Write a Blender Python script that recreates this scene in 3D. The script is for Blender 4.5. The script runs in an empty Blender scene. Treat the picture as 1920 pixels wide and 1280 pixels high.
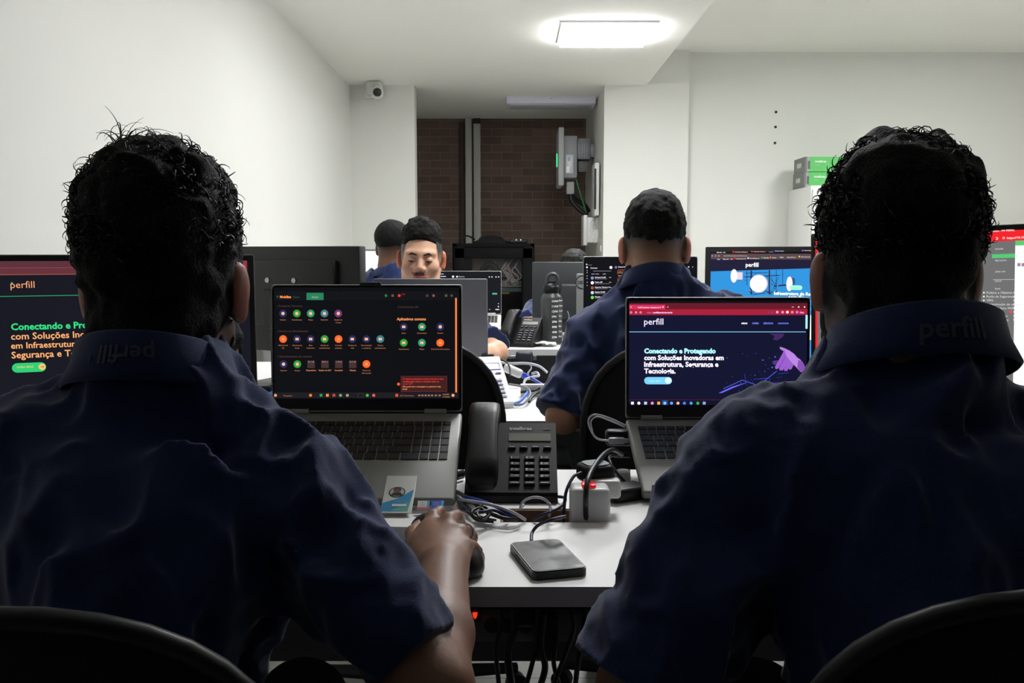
import bpy, bmesh, math, random
import numpy as np
from mathutils import Matrix, Vector, Euler

# ------------------------------------------------------------------ camera, world, exposure
FPX = 1700.0                       # focal length in pixels of the 1920x1280 frame
CAM_H = 1.165
PITCH = math.atan(165.0 / FPX)
scene = bpy.context.scene
cam_data = bpy.data.cameras.new('camera')
cam_data.sensor_width = 36.0
cam_data.lens = 36.0 * FPX / 1920.0
cam_data.clip_start = 0.05
cam = bpy.data.objects.new('camera', cam_data)
scene.collection.objects.link(cam)
cam.location = (0, 0, CAM_H)
cam.rotation_euler = (math.radians(90) - PITCH, 0, 0)
scene.camera = cam
scene.view_settings.view_transform = 'Standard'
scene.view_settings.look = 'None'
scene.view_settings.gamma = 1.0
scene.view_settings.use_curve_mapping = False
scene.view_settings.exposure = 0.40
world = bpy.data.worlds.new('world')
scene.world = world
world.use_nodes = True
world.node_tree.nodes['Background'].inputs[0].default_value = (0.75, 0.85, 1.0, 1)
world.node_tree.nodes['Background'].inputs[1].default_value = 0.004
scene.cycles.use_denoising = True
scene.cycles.max_bounces = 8
scene.cycles.sample_clamp_indirect = 6.0
CEIL = 2.5
DESK = 0.75
CEIL2 = 2.774
# square ceiling panels (x, y, z, strength): one in view, the others nearer the camera or to the right, above the frame
PANELS = [(0.565, 5.65, CEIL, 37.0), (0.50, 2.85, CEIL, 37.0), (-0.1, 4.4, CEIL, 14.0), (2.9, 5.2, CEIL2, 52.0)]

# ------------------------------------------------------------------ helpers
cp, sp = math.cos(PITCH), math.sin(PITCH)
def ray(px, py):
    a = (px - 960) / FPX; b = (640 - py) / FPX
    return Vector((a, cp + b * sp, -sp + b * cp))
def P(px, py, Y):
    d = ray(px, py); t = Y / d.y
    return Vector((d.x * t, Y, CAM_H + d.z * t))
def onz(px, py, z):
    d = ray(px, py); t = (z - CAM_H) / d.z
    return Vector((d.x * t, d.y * t, z))
def lin(c):
    if isinstance(c, str):
        c = [int(c[i:i + 2], 16) / 255 for i in (0, 2, 4)]
    return tuple(x / 12.92 if x <= 0.04045 else ((x + 0.055) / 1.055) ** 2.4 for x in c)

MATS = {}
def mat(name, col='808080', rough=0.5, metal=0.0, noise=0.0, nscale=40.0, bump=0.0, vcol=False, sheen=0.0, spec=0.5, emit=None, coat=0.0, bscale=None):
    if name in MATS: return MATS[name]
    m = bpy.data.materials.new(name); m.use_nodes = True
    nt = m.node_tree; b = nt.nodes['Principled BSDF']
    L = lin(col)
    b.inputs['Base Color'].default_value = (*L, 1)
    b.inputs['Roughness'].default_value = rough
    b.inputs['Metallic'].default_value = metal
    b.inputs['Specular IOR Level'].default_value = spec
    if sheen: b.inputs['Sheen Weight'].default_value = sheen; b.inputs['Sheen Roughness'].default_value = 0.4
    if coat: b.inputs['Coat Weight'].default_value = coat
    src = None
    if vcol:
        a = nt.nodes.new('ShaderNodeVertexColor'); a.layer_name = 'Col'; src = a.outputs['Color']
    tc = nt.nodes.new('ShaderNodeTexCoord')
    if noise:
        n = nt.nodes.new('ShaderNodeTexNoise'); n.inputs['Scale'].default_value = nscale; n.inputs['Detail'].default_value = 5
        nt.links.new(tc.outputs['Object'], n.inputs['Vector'])
        r = nt.nodes.new('ShaderNodeMapRange'); r.inputs['To Min'].default_value = 1 - noise; r.inputs['To Max'].default_value = 1 + noise
        nt.links.new(n.outputs['Fac'], r.inputs['Value'])
        mx = nt.nodes.new('ShaderNodeVectorMath'); mx.operation = 'SCALE'
        if src: nt.links.new(src, mx.inputs[0])
        else: mx.inputs[0].default_value = L
        nt.links.new(r.outputs['Result'], mx.inputs['Scale'])
        src = mx.outputs['Vector']
    if src: nt.links.new(src, b.inputs['Base Color'])
    if bump:
        n2 = nt.nodes.new('ShaderNodeTexNoise'); n2.inputs['Scale'].default_value = bscale or nscale; n2.inputs['Detail'].default_value = 6
        nt.links.new(tc.outputs['Object'], n2.inputs['Vector'])
        bp = nt.nodes.new('ShaderNodeBump'); bp.inputs['Strength'].default_value = bump; bp.inputs['Distance'].default_value = 0.004
        nt.links.new(n2.outputs['Fac'], bp.inputs['Height']); nt.links.new(bp.outputs['Normal'], b.inputs['Normal'])
    if emit:
        b.inputs['Emission Color'].default_value = (*lin(emit[0]), 1); b.inputs['Emission Strength'].default_value = emit[1]
    MATS[name] = m
    return m

def screen_mat(name, k=1.0):
    if name in MATS: return MATS[name]
    m = bpy.data.materials.new(name); m.use_nodes = True
    nt = m.node_tree; b = nt.nodes['Principled BSDF']
    b.inputs['Base Color'].default_value = (0.004, 0.004, 0.005, 1); b.inputs['Roughness'].default_value = 0.45
    b.inputs['Specular IOR Level'].default_value = 0.15
    a = nt.nodes.new('ShaderNodeVertexColor'); a.layer_name = 'Col'
    nt.links.new(a.outputs['Color'], b.inputs['Emission Color']); b.inputs['Emission Strength'].default_value = k
    MATS[name] = m
    return m

def catmull(pts, k=6):
    pts = [np.array(p, float) for p in pts]
    if len(pts) < 3: return pts
    q = [2 * pts[0] - pts[1]] + pts + [2 * pts[-1] - pts[-2]]
    out = []
    for i in range(1, len(q) - 2):
        for j in range(k):
            t = j / k
            out.append(0.5 * ((2 * q[i]) + (-q[i-1] + q[i+1]) * t + (2*q[i-1] - 5*q[i] + 4*q[i+1] - q[i+2]) * t*t + (-q[i-1] + 3*q[i] - 3*q[i+1] + q[i+2]) * t**3))
    out.append(pts[-1])
    return out

_boxcache = {}
class MB:
    """collects shapes into one mesh"""
    def __init__(s): s.v = []; s.f = []; s.c = []; s.m = []; s.mi = 0; s.T = None
    def add(s, vs, fs, col=None):
        o = len(s.v)
        if s.T is not None: vs = [tuple(s.T @ Vector(v)) for v in vs]
        s.v += [tuple(v) for v in vs]
        for f in fs: s.f.append(tuple(i + o for i in f)); s.c.append(col); s.m.append(s.mi)
        return s
    def box(s, c, d, bev=0.0, seg=2, col=None, R=None):
        key = (round(d[0], 5), round(d[1], 5), round(d[2], 5), bev, seg)
        if key not in _boxcache:
            bm = bmesh.new(); bmesh.ops.create_cube(bm, size=1)
            bmesh.ops.scale(bm, vec=d, verts=bm.verts)
            if bev: bmesh.ops.bevel(bm, geom=list(bm.edges), offset=bev, segments=seg, affect='EDGES', profile=0.5)
            bm.verts.index_update()
            _boxcache[key] = ([v.co.copy() for v in bm.verts], [[v.index for v in f.verts] for f in bm.faces]); bm.free()
        vs, fs = _boxcache[key]
        if R is not None: vs = [R @ v for v in vs]
        c = Vector(c)
        return s.add([v + c for v in vs], fs, col)
    def cyl(s, p0, p1, r0, r1=None, n=24, col=None, caps=True):
        return s.tube([p0, p1], [r0, r0 if r1 is None else r1], n, col, smooth=False, caps=caps)
    def tube(s, pts, r, n=8, col=None, smooth=True, caps=True, k=6):
        rs = r if isinstance(r, (list, tuple)) else None
        if smooth and len(pts) > 2:
            m = len(pts); pts = catmull(pts, k)
            if rs: rs = list(np.interp(np.linspace(0, m - 1, len(pts)), range(m), rs))
        pts = [Vector(p) for p in pts]
        if rs is None: rs = [r] * len(pts)
        vs = []; fs = []; up = None
        for i, p in enumerate(pts):
            t = (pts[min(i + 1, len(pts) - 1)] - pts[max(i - 1, 0)])
            if t.length < 1e-9: t = Vector((0, 0, 1))
            t.normalize()
            if up is None: up = t.orthogonal().normalized()
            up = (up - t * up.dot(t))
            if up.length < 1e-6: up = t.orthogonal()
            up.normalize(); w = t.cross(up)
            for j in range(n):
                a = 2 * math.pi * j / n
                vs.append(p + (up * math.cos(a) + w * math.sin(a)) * rs[i])
        for i in range(len(pts) - 1):
            for j in range(n):
                fs.append((i * n + j, i * n + (j + 1) % n, (i + 1) * n + (j + 1) % n, (i + 1) * n + j))
        if caps:
            fs.append(tuple(reversed(range(n)))); fs.append(tuple((len(pts) - 1) * n + j for j in range(n)))
        return s.add(vs, fs, col)
    def lathe(s, prof, n=32, c=(0, 0, 0), col=None):
        vs = []; fs = []
        for r, z in prof:
            for j in range(n):
                a = 2 * math.pi * j / n
                vs.append((c[0] + r * math.cos(a), c[1] + r * math.sin(a), c[2] + z))
        for i in range(len(prof) - 1):
            for j in range(n): fs.append((i*n + j, i*n + (j+1) % n, (i+1)*n + (j+1) % n, (i+1)*n + j))
        fs.append(tuple(reversed(range(n)))); fs.append(tuple((len(prof)-1)*n + j for j in range(n)))
        return s.add(vs, fs, col)
    def prism(s, poly, z0, z1, col=None):
        n = len(poly)
        vs = [(x, y, z0) for x, y in poly] + [(x, y, z1) for x, y in poly]
        fs = [tuple(reversed(range(n))), tuple(range(n, 2 * n))] + [(i, (i+1) % n, n + (i+1) % n, n + i) for i in range(n)]
        return s.add(vs, fs, col)
    def quad(s, a, b, c, d, col=None): return s.add([a, b, c, d], [(0, 1, 2, 3)], col)
    def grid(s, rows, col=None, closed=False):
        n = len(rows[0]); vs = [p for r in rows for p in r]; fs = []
        for i in range(len(rows) - 1):
            for j in range(n if closed else n - 1):
                fs.append((i*n + j, i*n + (j+1) % n, (i+1)*n + (j+1) % n, (i+1)*n + j))
        return s.add(vs, fs, col)
    def text(s, txt, x, y, z, size=None, width=None, col=None, bold=0.0, M=None, align='L', italic=0.0):
        vs, fs, w, h = text_mesh(txt, bold)
        k = (width / w) if width else size
        off = {'L': 0, 'C': -w * k / 2, 'R': -w * k}[align]
        pts = [Vector((v[0] * k + off + x + italic * v[1] * k, v[1] * k + y, z)) for v in vs]
        if M is not None: pts = [M @ p for p in pts]
        return s.add(pts, fs, col)
    def build(s, name, mats, parent=None, smooth=30, offset=None, **props):
        me = bpy.data.meshes.new(name)
        vs = s.v
        if offset is not None:
            o = Vector(offset); vs = [(v[0]-o.x, v[1]-o.y, v[2]-o.z) for v in vs]
        me.from_pydata(vs, [], s.f)
        if not isinstance(mats, (list, tuple)): mats = [mats]
        for m in mats: me.materials.append(m)
        me.polygons.foreach_set('material_index', s.m)
        if any(c is not None for c in s.c):
            at = me.color_attributes.new('Col', 'FLOAT_COLOR', 'CORNER')
            cols = np.zeros((len(me.loops), 4), np.float32); cols[:, 3] = 1
            k = 0
            for f, c in zip(s.f, s.c):
                cc = lin(c) if c is not None else (0.5, 0.5, 0.5)
                cols[k:k + len(f), :3] = cc; k += len(f)
            at.data.foreach_set('color', cols.ravel())
        me.update()
        if smooth:
            me.shade_smooth(); me.set_sharp_from_angle(angle=math.radians(smooth))
        o = bpy.data.objects.new(name, me); scene.collection.objects.link(o)
        if parent is not None: o.parent = parent
        for k_, v_ in props.items(): o[k_] = v_
        return o

_txt = {}
def text_mesh(txt, bold=0.0):
    key = (txt, bold)
    if key in _txt: return _txt[key]
    cu = bpy.data.curves.new('t', 'FONT'); cu.body = txt; cu.size = 1.0; cu.offset = bold; cu.resolution_u = 2
    ob = bpy.data.objects.new('t', cu); scene.collection.objects.link(ob)
    dg = bpy.context.evaluated_depsgraph_get(); dg.update()
    me = ob.evaluated_get(dg).to_mesh()
    vs = [tuple(v.co) for v in me.vertices]; fs = [tuple(p.vertices) for p in me.polygons]
    ob.evaluated_get(dg).to_mesh_clear()
    bpy.data.objects.remove(ob); bpy.data.curves.remove(cu)
    xs = [v[0] for v in vs]; x0 = min(xs); w = max(xs) - x0
    vs = [(v[0] - x0, v[1], v[2]) for v in vs]
    h = max(v[1] for v in vs)
    _txt[key] = (vs, fs, w, h)
    return _txt[key]

def thing(name, label, cat, loc=(0, 0, 0), rotz=0.0, group=None):
    o = bpy.data.objects.new(name, None); scene.collection.objects.link(o)
    o.empty_display_size = 0.05
    o.location = loc; o.rotation_euler = (0, 0, rotz); o['label'] = label; o['category'] = cat
    if group: o['group'] = group
    return o
def tag(o, label, cat, group=None, kind=None):
    o['label'] = label; o['category'] = cat
    if group: o['group'] = group
    if kind: o['kind'] = kind
    return o
def wmat(o):
    m = Matrix.Translation(o.location) @ o.rotation_euler.to_matrix().to_4x4()
    return wmat(o.parent) @ m if o.parent else m
def place(o, loc=None, rot=None):
    if loc is not None: o.location = loc
    if rot is not None: o.rotation_euler = rot
    return o
def copy_tree(o, parent=None):
    c = o.copy(); scene.collection.objects.link(c); c.parent = parent
    for ch in [x for x in scene.objects if x.parent == o]: copy_tree(ch, c)
    return c

# ------------------------------------------------------------------ shared materials
WHITE = mat('white_wall_paint', 'dcdcd6', 0.85, noise=0.015, nscale=3, bump=0.05, bscale=60)
CEILM = mat('white_ceiling_paint', 'f3f2ec', 0.9, noise=0.015, nscale=2, bump=0.04, bscale=50)
LAM = mat('white_laminate', 'e6e6e4', 0.46, noise=0.01, nscale=6)
LAMEDGE = mat('laminate_edge', 'c4c4c6', 0.5, noise=0.02, nscale=20)
BLACKP = mat('black_plastic', '0e0f11', 0.38, spec=.3, noise=0.1, nscale=60, bump=0.03, bscale=300)
BLACKM = mat('matt_black_plastic', '17181a', 0.6, noise=0.1, nscale=80, bump=0.06, bscale=400)
SILVER = mat('silver_laptop_metal', '8a8b87', 0.5, metal=0.25, noise=0.03, nscale=30)
STEEL = mat('brushed_steel', 'b0b0b0', 0.3, metal=0.9, noise=0.05, nscale=40)
PRINT = mat('printed_colours', vcol=True, rough=0.5, noise=0.03, nscale=50)
GLOSSP = mat('glossy_printed_colours', vcol=True, rough=0.3, noise=0.03, nscale=50)
# ------------------------------------------------------------------ the room
YB = 7.39; YA = 9.2
XL = -1.295; XR = 4.7; YN = -0.6
def struct(name, mb, m, **k): return mb.build(name, m, None, kind='structure', **k)
def slab(name, x0, x1, y0, y1, z0, z1, m):
    return struct(name, MB().box(((x0+x1)/2, (y0+y1)/2, (z0+z1)/2), (x1-x0, y1-y0, z1-z0)), m, smooth=0)

def tile_mat():
    m = mat('floor_tile', '8c8c86', 0.35, noise=0.04, nscale=8); nt = m.node_tree; b = nt.nodes['Principled BSDF']
    tc = nt.nodes.new('ShaderNodeTexCoord'); br = nt.nodes.new('ShaderNodeTexBrick')
    br.offset = 0; br.inputs['Scale'].default_value = 1.0; br.inputs['Brick Width'].default_value = 0.6; br.inputs['Row Height'].default_value = 0.6
    br.inputs['Mortar Size'].default_value = 0.003
    br.inputs['Color1'].default_value = (*lin('b4b4ac'), 1); br.inputs['Color2'].default_value = (*lin('b8b8b0'), 1); br.inputs['Mortar'].default_value = (*lin('8a8a84'), 1)
    nt.links.new(tc.outputs['Object'], br.inputs['Vector']); nt.links.new(br.outputs['Color'], b.inputs['Base Color'])
    return m
def brick_mat():
    m = bpy.data.materials.new('dark_red_brick'); m.use_nodes = True; nt = m.node_tree; b = nt.nodes['Principled BSDF']
    tc = nt.nodes.new('ShaderNodeTexCoord'); mp = nt.nodes.new('ShaderNodeMapping'); mp.inputs['Rotation'].default_value = (math.radians(90), 0, 0)
    nt.links.new(tc.outputs['Object'], mp.inputs['Vector'])
    br = nt.nodes.new('ShaderNodeTexBrick'); br.offset = 0.5; br.inputs['Scale'].default_value = 1.0
    br.inputs['Brick Width'].default_value = 0.205; br.inputs['Row Height'].default_value = 0.0775; br.inputs['Mortar Size'].default_value = 0.0042; br.inputs['Mortar Smooth'].default_value = 0.3
    br.inputs['Color1'].default_value = (*lin('705a50'), 1); br.inputs['Color2'].default_value = (*lin('55453f'), 1); br.inputs['Mortar'].default_value = (*lin('84786e'), 1)
    nt.links.new(mp.outputs['Vector'], br.inputs['Vector'])
    n = nt.nodes.new('ShaderNodeTexNoise'); n.inputs['Scale'].default_value = 2.2; n.inputs['Detail'].default_value = 6; nt.links.new(tc.outputs['Object'], n.inputs['Vector'])
    r = nt.nodes.new('ShaderNodeMapRange'); r.inputs['From Min'].default_value = 0.35; r.inputs['From Max'].default_value = 0.7; r.inputs['To Min'].default_value = 0.0; r.inputs['To Max'].default_value = 0.55
    nt.links.new(n.outputs['Fac'], r.inputs['Value'])
    mx = nt.nodes.new('ShaderNodeMixRGB'); mx.inputs['Color2'].default_value = (*lin('7c6c62'), 1)
    nt.links.new(r.outputs['Result'], mx.inputs['Fac']); nt.links.new(br.outputs['Color'], mx.inputs['Color1'])
    nt.links.new(mx.outputs['Color'], b.inputs['Base Color']); b.inputs['Roughness'].default_value = 0.9
    bp = nt.nodes.new('ShaderNodeBump'); bp.inputs['Strength'].default_value = 0.6; bp.inputs['Distance'].default_value = 0.01
    ad = nt.nodes.new('ShaderNodeMath'); ad.operation = 'SUBTRACT'; nt.links.new(n.outputs['Fac'], ad.inputs[0]); nt.links.new(br.outputs['Fac'], ad.inputs[1])
    nt.links.new(ad.outputs['Value'], bp.inputs['Height']); nt.links.new(bp.outputs['Normal'], b.inputs['Normal'])
    return m

slab('floor', XL - .2, XR + .2, YN, YA + .2, -0.1, 0, tile_mat())
slab('wall_left', XL - .15, XL, YN, YB, 0, 3.2, WHITE)
slab('wall_right', XR, XR + .15, YN, YB + .1, 0, 3.2, WHITE)
XO0 = P(778, 300, YB).x; XO1 = P(1132, 300, YB).x; XC1 = P(1290, 300, YB).x
slab('wall_back_left', XL - .15, XO0, YB, YB + .16, 0, 3.2, WHITE)
slab('wall_back_middle', XO1, XC1, YB, YA + .15, 0, 3.2, WHITE)
slab('wall_back_right', XC1, XR + .15, YB + .09, YB + .3, 0, 3.2, WHITE)
slab('wall_alcove_left', XL - .15, XL, YB + .16, YA + .15, 0, CEIL + .3, WHITE)
slab('wall_alcove_back', XL - .15, XO1 + .02, YA, YA + .15, 0, CEIL + .3, brick_mat())
XS = P(1212, 168, YB).x
slab('ceiling', XL - .15, XS, YN, YA + .15, CEIL, CEIL + .35, CEILM)
ZU = CEIL2
slab('ceiling_raised', XS, XR + .15, YN, YB + .3, ZU, ZU + .12, CEILM)
# dado: the lower coat of paint stands a few millimetres proud
Z1 = P(1300, 456, YB).z
slab('trim_1', XL, XL + .006, YN, YB, 0, Z1 - .015, WHITE)
slab('trim_2', XL, XO0, YB - .006, YB, 0, Z1 - .015, WHITE)
slab('trim_3', XO1, XC1 + .006, YB - .006, YB, 0, Z1, WHITE)
slab('trim_4', XC1, XR, YB + .084, YB + .09, 0, Z1, WHITE)
# two cable trunks on the brick wall
TRUNK = mat('grey_trunking', 'b4b6ae', 0.5, noise=0.03, nscale=10)
for k, (a, b_, lab) in enumerate([(872.5, 884.5, 'left'), (888, 901, 'right')]):
    x0, x1 = P(a, 300, YA - .05).x, P(b_, 300, YA - .05).x
    r = thing('cable_trunking', 'pale grey vertical cable trunk on the brick wall, the %s of the pair' % lab, 'cable trunking', ((x0+x1)/2, YA - .03, 0), group='vertical trunks on the brick wall')
    MB().box((0, 0, 1.25 if k == 0 else 1.235), (x1-x0, .05, 2.5 if k == 0 else 2.42), .004).build('duct', TRUNK, r)
    MB().box((0, -.004, 2.49 if k == 0 else 2.47), (x1-x0-.008, .04, .02 if k == 0 else .055), .002).build('end_cap', BLACKM, r, label='dark open end at the ceiling')
pp = MB().box((0, 0, 1.24), (.045, .04, 2.44), .01)
tag(pp.build('wall_pipe', mat('brown_pipe', '3a2a24', 0.7, noise=.1, nscale=10), None), 'dark brown pipe on the brick wall left of the pale trunks', 'pipe').location = (P(866, 300, YA).x, YA - .025, 0)

# ceiling panels
for k, (x, y, z, e) in enumerate(PANELS):
    r = thing('ceiling_light', ['lit square white panel light in the ceiling, the only one in frame', 'lit square panel light in the ceiling above the desks, above the frame',
        'lit square panel light in the ceiling near the left wall, above the frame', 'lit square panel light in the raised ceiling at the right, above the frame'][k], 'ceiling light', (x, y, z), group='square ceiling panel lights')
    w, d = .54, .52
    mb = MB()
    for sx, sy, a, b_ in ((0, d/2, w+.03, .02), (0, -d/2, w+.03, .02), (w/2, 0, .02, d), (-w/2, 0, .02, d)): mb.box((sx, sy, -.006), (a, b_, .012), .002)
    mb.build('frame', mat('white_light_frame', 'e8e8e8', .5, noise=.01), r)
    MB().box((0, 0, -.016), (w-.012, d-.012, .04), .004).build('diffuser', mat('lit_diffuser_%d' % k, 'ffffff', .5, emit=('fcfdff', e)), r)
# fluorescent fixture in the alcove, unlit
x0 = P(950, 195, 8.0).x; x1 = XO1 - .02
r = thing('fluorescent_fixture', 'long unlit white box light fixture on the alcove ceiling', 'ceiling light', ((x0+x1)/2, 8.05, CEIL))
MB().box((0, 0, -.03), (x1-x0, .3, .06), .004).build('housing', mat('pale_violet_metal', 'd8d6e4', .5, noise=.01), r)
MB().box((0, 0, -.063), (x1-x0-.06, .24, .012), .003).build('diffuser', mat('frosted_diffuser', 'b9b9c2', .6, noise=.01), r)
MB().cyl((0, -.152, -.02), (0, -.148, -.02), .006, n=10).build('screw', STEEL, r)
# a small round mark near the ceiling
# dome camera
c = P(700, 168, 7.2)
r = thing('security_camera', 'small white security camera with black ball lens under the ceiling corner', 'security camera', (c.x, 7.2, CEIL))
wp = mat('white_plastic', 'dcdcda', .4, noise=.01)
mb = MB(); mb.box((0, .06, -.045), (.12, .13, .09), .02, 3); mb.box((-.02, .13, -.05), (.14, .03, .12), .008); mb.build('mount', wp, r)
mb = MB(); mb.lathe([(.0, -.055), (.03, -.05), (.046, -.03), (.05, 0), (.046, .03), (.03, .05), (.0, .055)], 24); o = mb.build('lens_ball', wp, r, smooth=80); o.location = (.032, -.02, -.09)
mb = MB(); mb.lathe([(.0, -.034), (.016, -.031), (.03, -.018), (.034, 0), (.03, .018), (.016, .031), (.0, .034)], 24); o = mb.build('lens', mat('black_glass', '050506', .12, spec=.8), r, smooth=80); o.location = (.038, -.052, -.098)
# screw holes on the right wall
for k, (px, py) in enumerate([(1455, 210), (1454, 238), (1453, 268)]):
    p = P(px, py, YB + .09)
    o = MB().cyl((0, 0, 0), (0, -.004, 0), .011, n=12).build('wall_plug', BLACKM)
    o.location = p + Vector((0, .001, 0)); tag(o, 'small black wall plug, %s of three in a vertical line' % ['topmost', 'middle', 'lowest'][k], 'wall plug', 'wall plugs')
# white cabinet standing in the right corner with two green boxes on it
x0 = P(1478, 400, YB + .06).x; ztop = P(1497, 352, 7.15).z
yf = 6.9
r = thing('storage_cabinet', 'tall plain white cabinet by the back wall under two green boxes', 'cabinet', (x0 + .62, (YB + .07 + yf)/2, 0))
MB().box((0, 0, ztop/2), (1.24, YB + .06 - yf, ztop), .004).build('body', mat('white_cabinet', 'dcdcd8', .6, noise=.01), r)
for k in (-1, 1):
    d = MB().box((k*.307, -(YB+.06-yf)/2 - .012, ztop/2+.03), (.605, .02, ztop-.12), .003).build('door', mat('white_cabinet', 'dcdcd8', .6), r)
    MB().box((k*.06, -(YB+.06-yf)/2 - .032, ztop*.55), (.012, .02, .14), .004).build('handle', STEEL, d)
for k in range(2):
    bw, bd, bh = .62, .27, .112
    z = ztop + k * (bh + .003)
    r = thing('product_box', ['green cardboard box with grey end, lower of two on the white cabinet', 'green cardboard box with grey end, upper of two on the white cabinet'][k], 'box', (x0 + bw/2 + (0.0 if k else -.005), 7.19, z + .001), group='green boxes on the cabinet')
    mb = MB(); mb.box((0, 0, bh/2), (bw, bd, bh), .002, 1, col='58b860')
    mb.build('carton', PRINT, r)
    mb = MB()
    mb.box((-bw/2+.006, 0, bh/2), (.016, bd+.002, bh+.002), col='6a6c6a')
    mb.box((-bw/2+.022, -bd/2-.001, bh/2), (.018, .002, bh), col='9a9c98')
    mb.box((-bw/2+.028, -bd/2-.0015, bh*.45), (.018, .002, bh*.55), col='5a5a58')
    for i in range(5): mb.box((-bw/2-.0025, (.05-i*.022), bh*.5), (.002, .012, .03+.01*(i % 2)), col='d0d0cc')
    T = Matrix(((1, 0, 0, 0), (0, 0, -1, 0), (0, 1, 0, 0), (0, 0, 0, 1)))
    mb.text('intelbras', -bw/2+.075, bh*.62, bd/2+.003, width=.085, col='e8f4e6', bold=.02, M=T)
    mb.text('switch', -bw/2+.075, bh*.42, bd/2+.003, width=.035, col='a8d0a8', M=T)
    mb.build('print', PRINT, r)

# ---------------- equipment on the right wall of the alcove
XW = XO1
GREYP = mat('grey_device_plastic', '9a9ca0', .5, noise=.03, nscale=20)
def at(px, py, Y): return P(px, py, Y)
Yd = 8.3
r = thing('wall_device', 'grey wall unit with a tall front panel and green light on the alcove side wall', 'electronic device', (XW, Yd, 0))
def pbox(mb, a, b_, Y, dy, bev=.004, col=None, off=None):
    p = P(a[0], a[1], Y); q = P(b_[0], b_[1], Y)
    c = Vector(((p.x+q.x)/2, Y, (p.z+q.z)/2)) - Vector(off or (0, 0, 0))
    return mb.box(c, (abs(q.x-p.x), dy, abs(q.z-p.z)), bev, 2, col)
off = (XW, Yd, 0)
pbox(MB(), (1045, 244), (1055, 351), Yd, .42, .012, off=off).build('front_panel', mat('light_grey_panel', 'b2b4b4', .5, noise=.02), r)
pbox(MB(), (1055, 258), (1080, 336), Yd, .3, .012, off=off).build('body', GREYP, r)
mb = MB(); pbox(mb, (1081, 262), (1105, 301), Yd, .25, .008, off=off)
for i in range(5):
    pbox(mb, (1083+i*4.4, 266), (1085+i*4.4, 297), Yd-.126, .008, .001, off=off)
pbox(mb, (1104, 270), (1120, 296), Yd, .1, .004, off=off)
mb.build('heat_sink', mat('mid_grey_metal', '77797c', .45, metal=.4, noise=.03), r)
pbox(MB(), (1083, 303), (1099, 324), Yd, .15, .006, off=off).build('junction', mat('dark_grey_plastic', '5c5c60', .5, noise=.02), r)
pbox(MB(), (1062, 341), (1076, 364), Yd, .1, .006, off=off).build('connector_box', mat('light_grey_panel', 'b2b4b4', .5), r)
mb = MB(); pbox(mb, (1061, 290), (1075, 325), Yd-.153, .006, .001, 'd4d8dc', off)
pbox(mb, (1065, 294), (1069, 302), Yd-.158, .004, 0, '6f8fb0', off); pbox(mb, (1062, 312), (1068, 323), Yd-.158, .004, 0, 'f2f2f0', off)
mb.build('label_sticker', GLOSSP, r)
pbox(MB(), (1043.2, 288), (1045.2, 313), Yd-.212, .006, 0, off=off).build('status_light', mat('green_led', '20c070', .4, emit=('28d080', 1.0)), r, label='lit green strip')
# cables from the device to the junction box
def wire(name, label, cat, pts, rad, m, group=None, n=8):
    o = MB().tube(pts, rad, n).build(name, m, None, smooth=60)
    return tag(o, label, cat, group)
BLACKC = mat('black_cable_rubber', '0b0b0d', .45, noise=.1, nscale=80)
GREENC = mat('green_wire', '1f7a4a', .5, noise=.05)
Yc = 8.2
wire('power_cable', 'thick black cable hanging from the grey wall unit to the white junction box', 'cable', [P(1070, 364, Yc), P(1072, 376, Yc), P(1085, 392, Yc), P(1102, 404, Yc)], .02, BLACKC)
wire('power_cable', 'second black cable looping right behind the first into the white junction box', 'cable', [P(1072, 366, Yc+.1), P(1080, 374, Yc+.12), P(1096, 384, Yc+.14), P(1104, 396, Yc+.1)], .02, BLACKC)
wire('earth_wire', 'thin green wire running down from the grey wall unit', 'wire', [P(1080, 336, Yc-.07), P(1086, 356, Yc-.08), P(1092, 376, Yc-.08), P(1099, 398, Yc-.07)], .006, GREENC)
# white wall housings
r = thing('wall_cover', 'slim white cover with a black slot on the alcove side wall', 'wall cover', (XW, 7.75, 0)); off = (XW, 7.75, 0)
pbox(MB(), (1112.5, 308), (1120, 405), 7.75, .3, .006, off=off).build('housing', wp, r)
pbox(MB(), (1114.5, 316), (1117.5, 392), 7.595, .012, .001, off=off).build('slot', BLACKM, r)
r = thing('junction_box', 'white electrical junction box with round knockouts on the alcove side wall', 'junction box', (XW, 7.95, 0)); off = (XW, 7.95, 0)
mb = MB(); pbox(mb, (1098, 408), (1121, 455), 7.95, .22, .008, off=off)
for i, (px, py) in enumerate([(1111, 418), (1109.5, 431), (1112, 443), (1116, 424), (1116.5, 450)]):
    p = P(px, py, 7.835) - Vector(off)
    mb.add(*[(lambda A: (A.v, A.f))(MB().lathe([(.014, 0), (.02, .002), (.022, .005), (.018, .006)], 18))[j] for j in (0, 1)]) if False else None
    mb.tube([(p.x + .017*math.cos(t), p.y, p.z + .022*math.sin(t)) for t in np.linspace(0, 2*math.pi, 17)], .0025, 5, smooth=False)
mb.build('box', wp, r)
pbox(MB(), (1092, 404), (1099, 460), 7.95, .26, .008, off=off).build('lid', wp, r)
r = thing('light_switch', 'small white switch plate low on the alcove side wall', 'switch', (XW, 7.6, 0)); off = (XW, 7.6, 0)
pbox(MB(), (1126.5, 448), (1129.5, 481), 7.55, .09, .002, off=off).build('plate', wp, r)
pbox(MB(), (1125, 460), (1127, 471), 7.55, .03, .001, off=off).build('rocker', wp, r)

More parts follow.
